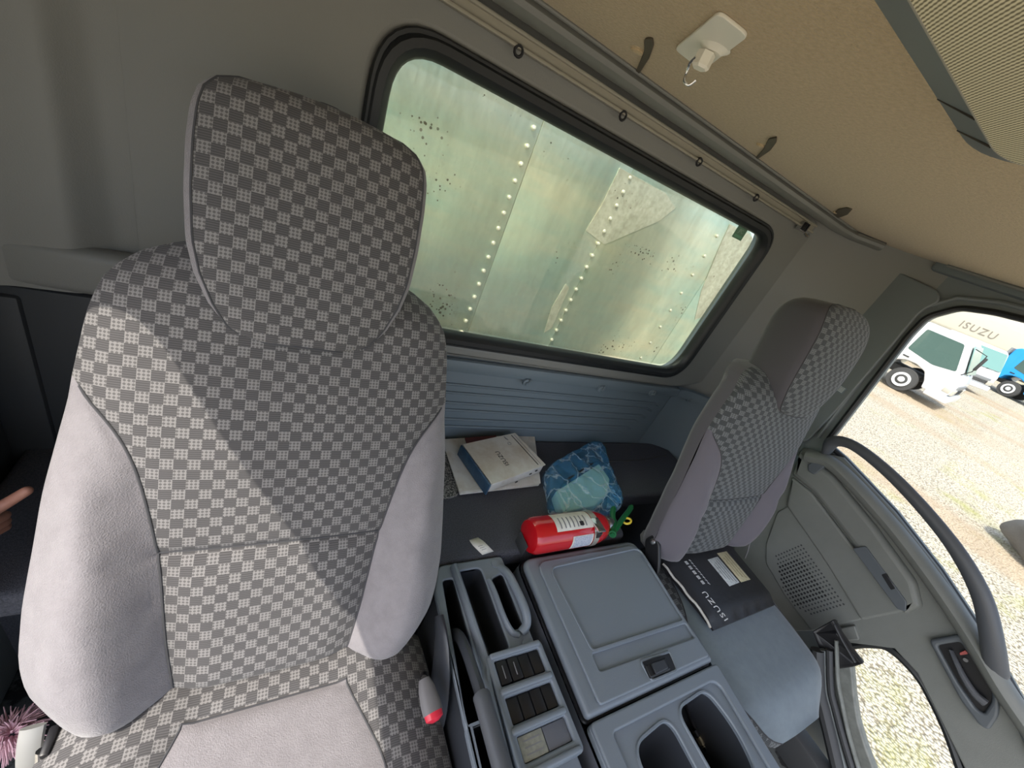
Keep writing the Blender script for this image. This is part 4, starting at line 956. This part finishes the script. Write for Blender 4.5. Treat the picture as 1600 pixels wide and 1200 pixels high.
ex = (FP(.8, .2)-FP(.1, .2)); ey = FP(.5, .6)-FP(.5, .2); ez = ex.cross(ey)
# lettering reads with its head towards the door
obj('lettering', text(frame(FP(.775, .135, .0016), -ex if False else ex, ey), 'ISUZU', .026, .0003, spacing=1.15), M['whiteink'], fd) if False else None
fx = -ex; fy = -ey
obj('lettering', text(frame(FP(.775, .14, .0022), fx, fy), 'ISUZU', .027, .0003, spacing=1.2), M['whiteink'], fd)
for kk_ in range(5):
    cc = FP(.145+.078*kk_, .215, .0016); u_ = fx.normalized(); w_ = fy.normalized()
    bars = [(0, .0045, .011, .002), (0, 0, .011, .002), (0, -.0045, .011, .002), (-.004, 0, .002, .011), (.004, 0, .002, .011)]
    obj('lettering', join(*[obox(cc+u_*a+w_*b, u_, w_, (c_, d_, .0006), 0) for a, b, c_, d_ in bars]), M['whiteink'], fd)
for kk_ in range(9):
    cc = FP(.125+.046*kk_, .275, .0016)
    obj('lettering', join(obox(cc, u_*.8+w_*.6, w_-u_*.7, (.009, .0016, .0005), 0), obox(cc+u_*.002, w_, -u_, (.005, .0013, .0005), 0)), M['whiteink'], fd)

# ================================================================== CENTRE CONSOLE
ZL = .45
cs = thing('center_console', 'grey blue plastic console box with latched lid between the seats', 'console', V(.755, .15, 0))
def pz(pts, z): return [xy(PZ(u, v, z)) for u, v in pts]
def body_loft(lo, z0, hi, z1, name, m_, par):
    n_ = len(lo); vs_ = [(x, y, z0) for x, y in lo]+[(x, y, z1) for x, y in hi]
    return obj(name, mesh_from(vs_, [(i, (i+1) % n_, n_+(i+1) % n_, n_+i) for i in range(n_)]+[tuple(range(n_, 2*n_))]), m_, par)
body_hi = rounded([(.548, -.30), (.955, -.30), (.968, .05), (.968, .435), (.548, .435)], [.02, .05, .02, .03, .03], 5)
body_lo = rounded([(.515, -.30), (.975, -.30), (.985, .05), (.985, .445), (.515, .445)], [.02, .05, .02, .03, .03], 5)
# body with openings for the bins: built as walls plus top plate
n_ = len(body_hi)
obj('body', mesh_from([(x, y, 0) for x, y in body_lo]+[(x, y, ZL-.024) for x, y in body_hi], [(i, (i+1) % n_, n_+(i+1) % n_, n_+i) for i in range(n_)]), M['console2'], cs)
# lid
lid_o = rounded([(.553, .098), (.957, .098), (.960, .430), (.555, .430)], [.012, .012, .035, .03], 6)
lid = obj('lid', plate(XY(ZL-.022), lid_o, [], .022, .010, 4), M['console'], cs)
inner = rounded(pz([(857, 888), (997, 857), (1068, 971), (924, 1019)], ZL+.002), [.025, .025, .012, .012], 6)
band = rounded(pz([(924, 1023), (1070, 975), (1084, 997), (936, 1050)], ZL+.002), .006, 4)
rim_o = rounded([(.585, .108), (.945, .108), (.948, .412), (.587, .412)], [.01, .01, .03, .03], 6)
obj('lid_rim', plate(XY(ZL-.001), rim_o, [inner, band], .0075, .0035, 3), M['console'], lid)
obj('lid_inset', plate(XY(ZL-.001), inner, [], .003, .001), M['console'], lid)
bd = obj('lid_bead', tube([V(x, y, ZL+.0045) for x, y in inner], .0035, 6, True), M['console'], lid)
# black bead painted in as the shadow gap under the lid
obj('lid_shadow_gap', tube([V(x, y, ZL-.0225) for x, y in [(a*1.0, b) for a, b in lid_o]], .004, 6, True), M['black'], lid)
# latch
lq = rounded(pz([(1000, 1033), (1046, 1018), (1058, 1047), (1018, 1064)], ZL+.007), .008, 5)
obj('latch_well', plate(XY(ZL+.0062), lq, [], .0012, .0004), M['black'], lid)
obj('latch_frame', tube([V(x, y, ZL+.0072) for x, y in lq], .0028, 6, True), M['console'], lid)
lt = obj('latch', slabq([(1008, 1039), (1040, 1026), (1049, 1046), (1018, 1059)], ZL+.007, ZL+.016, .003), M['black'], lid)
obj('latch_button', slabq([(1018, 1036), (1038, 1029), (1045, 1044), (1026, 1053)], ZL+.0155, ZL+.021, .002), M['console_dark'], lt)
# front tray with two bins
tr_o = rounded([(.553, -.30), (.93, -.30), (.945, -.05), (.960, .092), (.553, .092)], [.02, .06, .05, .012, .012], 6)
b1 = rounded(pz([(988, 1128), (1048, 1098), (1082, 1180), (1110, 1300), (1060, 1330), (1010, 1180)], ZL-.01), [.03, .03, .02, .02, .02, .02], 6)
b2 = rounded(pz([(1057, 1093), (1108, 1068), (1132, 1105), (1156, 1168), (1140, 1215), (1095, 1215)], ZL-.01), [.03, .03, .03, .03, .02, .02], 6)
b1 = rounded([(.625, .038), (.745, .052), (.745, -.24), (.62, -.24)], [.035, .035, .03, .03], 7)
b2 = rounded([(.772, .055), (.888, .062), (.905, -.02), (.880, -.10), (.772, -.10)], [.03, .03, .05, .04, .03], 7)
tr = obj('tray', plate(XY(ZL-.026), tr_o, [b1, b2], .016, .004, 3), M['console'], cs)
rim = rounded([(.553, -.30), (.93, -.30), (.945, -.05), (.960, .092), (.553, .092)], [.02, .06, .05, .012, .012], 6)
rin = rounded([(.592, -.27), (.895, -.27), (.918, -.05), (.930, .066), (.592, .066)], [.03, .06, .06, .03, .01], 6)
obj('tray_rim', plate(XY(ZL-.011), rim, [rin], .010, .004, 3), M['console'], tr)
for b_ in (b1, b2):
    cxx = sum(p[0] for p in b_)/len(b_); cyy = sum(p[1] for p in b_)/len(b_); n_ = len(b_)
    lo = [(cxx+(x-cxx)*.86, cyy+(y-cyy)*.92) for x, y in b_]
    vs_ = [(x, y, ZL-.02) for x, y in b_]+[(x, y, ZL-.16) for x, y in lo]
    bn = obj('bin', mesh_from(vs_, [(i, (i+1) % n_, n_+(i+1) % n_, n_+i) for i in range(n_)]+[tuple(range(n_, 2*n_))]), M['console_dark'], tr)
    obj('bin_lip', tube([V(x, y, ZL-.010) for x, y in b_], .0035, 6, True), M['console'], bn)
# cable with metal plug in the bin, coiled wire in the other
cb = thing('aux_cable', 'black cable with metal plug lying in the console bin', 'cable', V(.80, -.02, ZL-.155))
cp = smooth_path([PZ(1072, 1103, ZL-.06), PZ(1078, 1120, ZL-.09), PZ(1083, 1132, ZL-.10), PZ(1092, 1148, ZL-.11)], 5)
obj('cable_cord', tube(cp, .0035, 8), M['black'], cb)
pa, pb = PZ(1090, 1150, ZL-.11), PZ(1102, 1170, ZL-.12); dd = pb-pa
obj('plug_body', tube([pa-dd*.5, pa], .006, 10), M['black'], cb)
obj('plug', tube([pa, pa+dd*.6], .0065, 12), mat('brass', (.55, .48, .33), .35, .9), cb)
obj('plug_tip', tube([pa+dd*.6, pa+dd*.75, pa+dd*.76, pa+dd*1.05], [.004, .004, .006, .006], 12), M['chrome'], cb)
cw = thing('coiled_wire', 'loop of dark wire with bright clip in the front console bin', 'wire', V(.66, -.02, ZL-.155))
wc = V(.655, .005, ZL-.10)
obj('wire', tube(smooth_path([wc+V(-.015, .03, .02), wc+V(.0, .02, .0), wc+V(.02, -.02, -.02), wc+V(.05, -.06, -.03), wc+V(.08, -.12, -.04)], 5), .0035, 8), M['black'], cw)
obj('clip', tube(smooth_path([wc+V(-.010, .03, .02), wc+V(.008, .015, .01), wc+V(.014, -.004, .0), wc+V(-.004, -.012, .0)], 5), .0025, 8), M['chrome'], cw)

# ------------------------------------------------------------------ side console: trays, switch panel, parking brake
ZP = .45
sc_ = thing('side_console', 'narrow grey side console with storage trays beside the driver seat', 'console', V(.44, .26, 0))
so_ = rounded([(.323, -.25), (.512, -.25), (.512, .455), (.345, .455), (.323, .40)], .012, 4)
t1 = rounded([(.393, .250), (.452, .250), (.446, .434), (.384, .434)], .014, 5)
t2 = rounded([(.463, .285), (.501, .285), (.497, .412), (.464, .402)], [.02, .012, .012, .01], 5)
t0 = rounded([(.327, .16), (.374, .16), (.372, .42), (.346, .42)], .008, 4)
sl_ = rounded([(.327, -.24), (.374, -.24), (.374, .157), (.327, .157)], .006, 4)
tp_ = obj('top_plate', plate(XY(ZP-.030), so_, [t1, t2, t0, sl_], .014, .004, 3), M['console'], sc_)
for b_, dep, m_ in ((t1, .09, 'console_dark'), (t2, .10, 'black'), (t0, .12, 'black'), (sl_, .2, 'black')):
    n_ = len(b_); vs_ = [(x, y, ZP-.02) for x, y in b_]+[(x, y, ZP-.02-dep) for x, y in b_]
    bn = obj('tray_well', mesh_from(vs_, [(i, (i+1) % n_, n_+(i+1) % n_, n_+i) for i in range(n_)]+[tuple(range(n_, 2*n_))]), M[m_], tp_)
obj('console_skirt', box((.324, -.25, 0), (.3265, .39, ZP-.03), .0005), M['console_dark'], sc_)
obj('console_skirt', box((.508, -.25, 0), (.511, .452, ZP-.03), .001), M['console2'], sc_)
obj('rail', tube(smooth_path([V(.378, .445, ZP-.012), V(.380, .40, ZP-.010), V(.384, .30, ZP-.008), V(.386, .24, ZP-.006), V(.376, .20, ZP-.004), V(.372, .10, ZP-.006), V(.37, -.1, ZP-.02)], 5), .0085, 10, ry=.012), M['console'], sc_)
obj('rail', tube(smooth_path([V(.498, .425, ZP-.018), V(.5025, .40, ZP-.004), V(.505, .36, ZP+.002), V(.506, .31, ZP+.004), V(.502, .285, ZP-.004), V(.488, .275, ZP-.014)], 6), .0095, 12, ry=.011), M['console'], sc_)
obj('rail', tube(smooth_path([V(.455, .40, ZP-.016), V(.457, .37, ZP-.012), V(.458, .31, ZP-.010), V(.466, .28, ZP-.012), V(.48, .272, ZP-.016)], 6), .006, 10, ry=.008), M['console'], sc_)
for p in (V(.487, .437, ZP-.016), V(.493, .252, ZP-.016)): obj('plug_cap', lathe([(0, 0), (.011, 0), (.0105, .0025), (0, .003)], p, V(0, 0, 1), 18), M['console'], sc_)
# switch pod
po = rounded([(.383, .060), (.515, .060), (.512, .245), (.383, .245)], [.012, .012, .008, .008], 5)
rows_ = [(.190, .232), (.132, .172), (.080, .116)]
x0, x1 = .397, .500
pod = thing('switch_panel', 'grey panel of black blanked switch slots on the side console', 'panel', V(.448, .15, ZP-.016))
hs = [rounded([(x0, a), (x1, a), (x1, b), (x0, b)], .003, 3) for a, b in rows_]
obj('panel_face', plate(XY(ZP-.016), po, hs, .026, .005, 3), M['console'], pod)
obj('panel_floor', box((.392, .072, ZP-.0155), (.505, .236, ZP-.0102), .001), M['console_dark'], pod)
for yy in (.240, .1815, .1235, .0665): obj('panel_ridge', box((.389, yy-.0055, ZP+.004), (.506, yy+.0055, ZP+.015), .004, 3), M['console'], pod)
for r_, (a, b) in enumerate(rows_[:2]):
    for k_ in range(4):
        w_ = (x1-x0)/4; xa = x0+w_*k_+.0012; xb = x0+w_*(k_+1)-.0012
        if r_ == 0 and k_ < 2:
            s_ = obj('rocker_switch', box((xa, a+.002, ZP-.010), (xb, b-.002, ZP+.008), .002), M['black'], pod)
            obj('switch_mark', box(((xa+xb)/2-.001, a+.010, ZP+.0078), ((xa+xb)/2+.001, b-.010, ZP+.0088), .0003), M['inkgrey'], s_)
        else: obj('blank_cover', box((xa, a+.0015, ZP-.010), (xb, b-.0015, ZP+.004), .0015), M['black'], pod)
a, b = rows_[2]; xm = .449
obj('blank_cover', box((xm+.001, a+.001, ZP-.01), (x1-.001, b-.001, ZP+.004), .001), M['console2'], pod)
bl_ = obj('caution_plate', box((x0+.001, a+.001, ZP-.01), (xm-.001, b-.001, ZP+.005), .001), M['beige_label'], pod)
for k_ in range(3): obj('worn_print', box((x0+.01, a+.008+.009*k_, ZP+.0048), (xm-.008, a+.010+.009*k_, ZP+.0054), 0), M['inkgrey'], bl_)
# parking brake
pb_ = thing('parking_brake', 'black parking brake lever with thick grip beside the driver seat', 'lever', V(.335, .2, .2))
obj('lever_arm', tube(smooth_path([V(.352, .34, .325), V(.351, .31, .42), V(.348, .27, .455), V(.346, .22, .47), V(.345, .18, .478)], 5), .010, 10, ry=.012), M['console_dark'], pb_)
obj('lever_grip', tube(smooth_path([V(.345, .185, .478), V(.344, .17, .482), V(.342, .10, .49), V(.34, .02, .50), V(.338, -.05, .505)], 5), [.012]+[.0155]*19+[.012], 12), M['grab'], pb_)

# ================================================================== LEFT EDGE: HAND, PINK DUSTER
def skin_mesh(name, nodes, edges, mat_, parent, root=0, sub=2):
    me = bpy.data.meshes.new(name); off = offset_of(parent) if parent else V(0, 0, 0)
    me.from_pydata([tuple(Vector(p)-off) for p, r in nodes], edges, []); me.materials.append(mat_)
    o = bpy.data.objects.new(name, me); C.objects.link(o); o.parent = parent
    sk = o.modifiers.new('skin', 'SKIN'); sk.use_smooth_shade = True
    for v, (p, r) in zip(me.skin_vertices[0].data, nodes): v.radius = (r, r) if not isinstance(r, tuple) else r
    me.skin_vertices[0].data[root].use_root = True
    s = o.modifiers.new('sub', 'SUBSURF'); s.levels = sub; s.render_levels = sub
    return o
# a finger pokes out past the left edge of the driver backrest, the hand rests on the seat side
tip = PX(50, 762, -.315); kn1 = PX(6, 789, -.345); kn0 = PX(-34, 806, -.365)
pn = thing('person', 'person reaching in beside the driver seat, only the fingers in view', 'person', V(-.42, .45, .45))
d1 = (kn0-tip).normalized()
wrist = kn0+V(-.020, -.095, -.020); elbow = wrist+V(-.16, -.19, -.05)
nodes = [(elbow, .042), (wrist, (.028, .022)), (kn0+V(-.008, -.040, -.014), (.030, .020)), (kn0, (.016, .013)), (kn1, .0088), (tip, .0075)]
edges = [(0, 1), (1, 2), (2, 3), (3, 4), (4, 5)]
def chain(start, pts, rs):
    prev = start
    for p, r in zip(pts, rs):
        nodes.append((p, r)); edges.append((prev, len(nodes)-1)); prev = len(nodes)-1
k0 = kn0
for j, (dz, L_) in enumerate(((-.021, .030), (-.040, .026), (-.057, .020))):
    b0 = k0+V(-.004*j, .004*j, dz)
    chain(2, [b0, b0+V(.012, .022, -.008), b0+V(.004, .026+L_*.3, -.024)], [(.012, .011), .0085, .0072])
chain(2, [k0+V(-.030, -.008, .022), k0+V(-.02, .002, .036), k0+V(-.008, .014, .040)], [.011, .009, .0075])
skin_mesh('body', nodes, edges, M['skin'], pn)
obj('sleeve', tube([elbow-V(.10, .05, .03), elbow, elbow.lerp(wrist, .45)], [.055, .05, .044], 16), M['sleeve'], pn)
# pink fluffy duster hanging beside the seat
dc = PX(20, 1146, -.335)
du = thing('duster', 'pink fluffy duster standing beside the driver seat', 'duster', V(dc.x, dc.y, .0))
obj('duster_handle', tube([V(dc.x, dc.y, .0), dc+V(0, 0, -.06), dc+V(0, 0, .01)], .007, 8), M['sleeve'], du)
fl_ = bmesh.new(); rnd = random.Random(5)
for k_ in range(260):
    th = rnd.uniform(0, 6.283); ph = rnd.uniform(-1, 1); d = V(math.cos(th)*math.sqrt(1-ph*ph), math.sin(th)*math.sqrt(1-ph*ph), ph)
    p_ = [dc+d*.006, dc+d*.022+V(0, 0, .002), dc+d*rnd.uniform(.034, .048)+V(rnd.uniform(-.008, .008), rnd.uniform(-.008, .008), -.010)]
    fl_.from_mesh(tube(p_, [.0018, .0016, .0006], 4))
mm = bpy.data.meshes.new('m'); fl_.to_mesh(mm); fl_.free()
o = obj('fluff', mm, M['pink'], du); o['kind'] = 'stuff'

# ================================================================== CARGO BOX BEHIND THE CAB
YC = 1.32
cg = thing('cargo_box', 'riveted aluminium front wall of the cargo box behind the cab', 'cargo box', V(.7, YC, -.3))
def vx(u, v): return PY(u, v, YC).x
s1 = (vx(840, 203)+vx(727, 515))/2; s2 = (vx(982, 275)+vx(859, 535))/2; s3 = s2+(s2-s1)*1.52
xs = [-.55, s1+.012, s2+.006, s3+.08, 2.1]
for a, b in zip(xs, xs[1:]): obj('panel', box((a+.0012, YC, -.3), (b-.0012, YC+.03, 2.0), .0015), M['alu'], cg)
rv = lathe([(.0085, 0), (.0078, .004), (.005, .0065), (0, .0075)], V(0, 0, 0), V(0, -1, 0), 10); rv.materials.append(M['alu_strip'])
for p in rv.polygons: p.use_smooth = True
def rivets(x, pitch, z0, z1):
    z = z0
    while z < z1:
        o = bpy.data.objects.new('rivet', rv); C.objects.link(o); o.parent = cg; o.location = V(x, YC-.0002, z)-cg.location; z += pitch
rivets(s1-.012, .053, .45, 1.42); rivets(s2+.006, .050, .45, 1.42); rivets(s3-.02, .095, .45, 1.42)
def strip(pts, name='tape'):
    obj(name, plate(XZ(YC-.0006), rounded([xz(PY(u, v, YC)) for u, v in pts], .004, 3), [], .0012, .0003), M['alu_strip'], cg)
strip([(968, 262), (1040, 302), (1055, 325), (1030, 345), (944, 382), (915, 360), (940, 320)])
strip([(884, 443), (889, 450), (862, 512), (850, 520), (862, 480)])
strip([(1170, 365), (1185, 385), (1110, 490), (1085, 500), (1095, 455), (1120, 395), (1140, 350)])

# ================================================================== VEHICLES OUTSIDE
RS = Matrix.Rotation(-math.atan(SLOPE), 4, 'Y')
def truck(name, label, loc, paint, head=0, s=1.0, long_=4.5, bed=True, mask=True):
    """cab-over truck, local front = -y, near side = -x, origin at the near front wheel contact"""
    t = thing(name, label, 'truck', loc)
    t.rotation_euler = (RS @ Matrix.Rotation(head, 4, 'Z')).to_euler(); t.scale = (s, s, s)
    def o_(nm, me, m_, par=None):
        me.materials.append(m_)
        for p in me.polygons: p.use_smooth = True
        me.set_sharp_from_angle(angle=math.radians(35))
        o = bpy.data.objects.new(nm, me); C.objects.link(o); o.parent = par or t; return o
    W = 1.72
    prof = [(.95, .62), (.55, .62), (.48, .82), (.28, .93), (0, .95), (-.28, .86), (-.44, .62), (-.50, .42), (-1.02, .42), (-1.10, .60), (-1.10, .95), (-1.02, 1.15), (-.62, 2.02), (-.45, 2.12), (.80, 2.12), (.95, 2.0)]
    o_('cab_body', plate(YZ(-.02), rounded(prof, .05, 4), [], W, .05, 3), paint)
    o_('side_window', plate(YZ(-.028), rounded([(-.82, 1.22), (-.50, 1.95), (.42, 1.95), (.45, 1.25), (-.3, 1.12)], .06, 4), [], .012, .003), M['truckside'])
    fr = frame(V(W/2-.02, -.845, 1.62), V(1, 0, 0), V(0, .42, .91))
    o_('windshield', plate(fr, rounded([(-.76, -.42), (.76, -.42), (.72, .42), (-.72, .42)], .07, 4), [], .02, .005), M['truckglass'])
    o_('wiper', tube([V(.35, -1.02, 1.22), V(.9, -.98, 1.32)], .012, 6), M['truckdark']); o_('wiper', tube([V(.9, -1.02, 1.22), V(1.4, -.98, 1.32)], .012, 6), M['truckdark'])
    o_('grille', box((.25, -1.13, .72), (1.45, -1.09, .86), .01), M['truckgrey'])
    for k_ in range(3): o_('grille_slat', box((.3, -1.145, .58+.05*k_), (1.4, -1.10, .61+.05*k_), .005), M['truckdark'])
    o_('bumper', box((-.04, -1.20, .30), (W, -.62, .52), .05, 3), M['truckgrey'] if not mask else paint)
    for xx in (.04, W-.36): o_('headlight', box((xx, -1.16, .56), (xx+.30, -1.06, .76), .03, 3), M['lamp'])
    o_('indicator', box((-.035, -1.08, .60), (.0, -.90, .74), .01), M['lamp'])
    o_('door_handle', box((-.045, .25, 1.02), (-.015, .42, 1.06), .008), M['truckdark'])
    o_('mirror', box((-.24, -1.12, 1.45), (-.08, -1.05, 1.85), .03, 3), M['truckdark'])
    o_('mirror_arm', tube([V(-.02, -.75, 1.95), V(-.16, -1.05, 1.9), V(-.16, -1.08, 1.4), V(-.02, -.95, 1.2)], .014, 6), M['truckdark'])
    wh_p = [(0, 0), (.20, 0), (.24, .02), (.36, .02), (.375, .05), (.375, .20), (.36, .23), (0, .23)]
    hub_p = [(0, -.03), (.05, -.03), (.06, -.005), (.12, .012), (.19, -.008), (.225, -.012), (.225, .01), (0, .01)]
    for yy in (0, long_*.62):
        for xx, sg in ((.0, 1), (W-.04, -1)):
            w = o_('wheel', lathe(wh_p, V(xx, yy, .375), V(sg, 0, 0), 28), M['tyre'])
            o_('wheel_hub', lathe(hub_p, V(xx-sg*.002, yy, .375), V(sg, 0, 0), 24), M['truckwhite'], w)
    o_('chassis', box((.35, -.3, .45), (W-.4, long_, .68), .02), M['truckdark'])
    if bed: o_('cargo_bed', box((-.06, 1.05, .80), (W+.02, long_, 1.25), .02), paint); o_('bed_guard', box((-.02, 1.02, 1.2), (W-.02, 1.10, 2.0), .01), M['truckgrey'])
    else: o_('cargo_van', box((-.12, 1.05, .80), (W+.08, long_, 2.9), .04), paint)
    return t
wp = GP(1393, 607)
truck('parked_truck', 'white cab-over truck parked on gravel seen through the passenger window', V(wp.x, wp.y, gz(wp.x)), M['truckwhite'], .10)
truck('parked_truck', 'white truck with pale teal windscreen parked between white and blue trucks', V(26, 6.15, gz(26)), M['truckwhite'], -.50, .95)
w3 = GP(1563, 617)
truck('parked_truck', 'bright blue truck parked at the far end of the gravel lot', V(w3.x, w3.y, gz(w3.x)), M['truckblue'], -.15, 1.1)
# long pale trailer with faded lettering behind the trucks
tl = thing('cargo_trailer', 'long cream van trailer with faded lettering behind the trucks', 'trailer', V(52, 8, gz(52)))
zt_ = gz(52)
bx = box((51, -22, zt_+1.2), (54, 19, zt_+4.2), .5, 4); obj('trailer_body', bx, M['vanwall'], tl)
obj('trailer_skirt', box((51.05, -21, zt_+.75), (53.9, 18, zt_+1.2), .05), M['truckgrey'], tl)
for yy in (-14, -12.5, 14, 15.5): obj('wheel', lathe([(0, 0), (.5, 0), (.5, .3), (0, .3)], V(51.1, yy, zt_+.5), V(1, 0, 0), 20), M['tyre'], tl)
lp_ = PX(1528, 516, 50.98)
obj('lettering', text(frame(lp_, V(0, -1, 0), V(0, 0, 1)), 'ISUZU', .80, .01, spacing=1.2), mat('faded_letters', (.20, .18, .15), .7), tl)
# tarp covered bundle on the gravel
gp_ = GP(1590, 868)
tb = thing('covered_bundle', 'dark grey netted bundle with white panel lying on the gravel', 'bundle', V(gp_.x, gp_.y, gz(gp_.x)))
bm = bmesh.new(); bmesh.ops.create_icosphere(bm, subdivisions=4, radius=1)
for v in bm.verts:
    nn_ = mnoise.noise(v.co*1.7)*.16; c_ = v.co*(1+nn_); v.co = V(gp_.x+.1+c_.x*.55, gp_.y-.45+c_.y*.75, gz(gp_.x)+.28+max(-.28, c_.z*.38))
obj('bundle_cover', to_mesh(bm), M['sack'], tb, angle=80)
obj('white_panel', lathe([(0, 0), (.2, 0), (.22, .02), (0, .05)], V(gp_.x-.25, gp_.y-.62, gz(gp_.x)+.62), V(-.5, -.1, .8), 20), M['truckwhite'], tb)
obj('stick', tube([V(gp_.x+.3, gp_.y-.05, gz(gp_.x)+.4), V(gp_.x+.2, gp_.y+.25, gz(gp_.x)+.55)], .012, 6), M['truckdark'], tb)
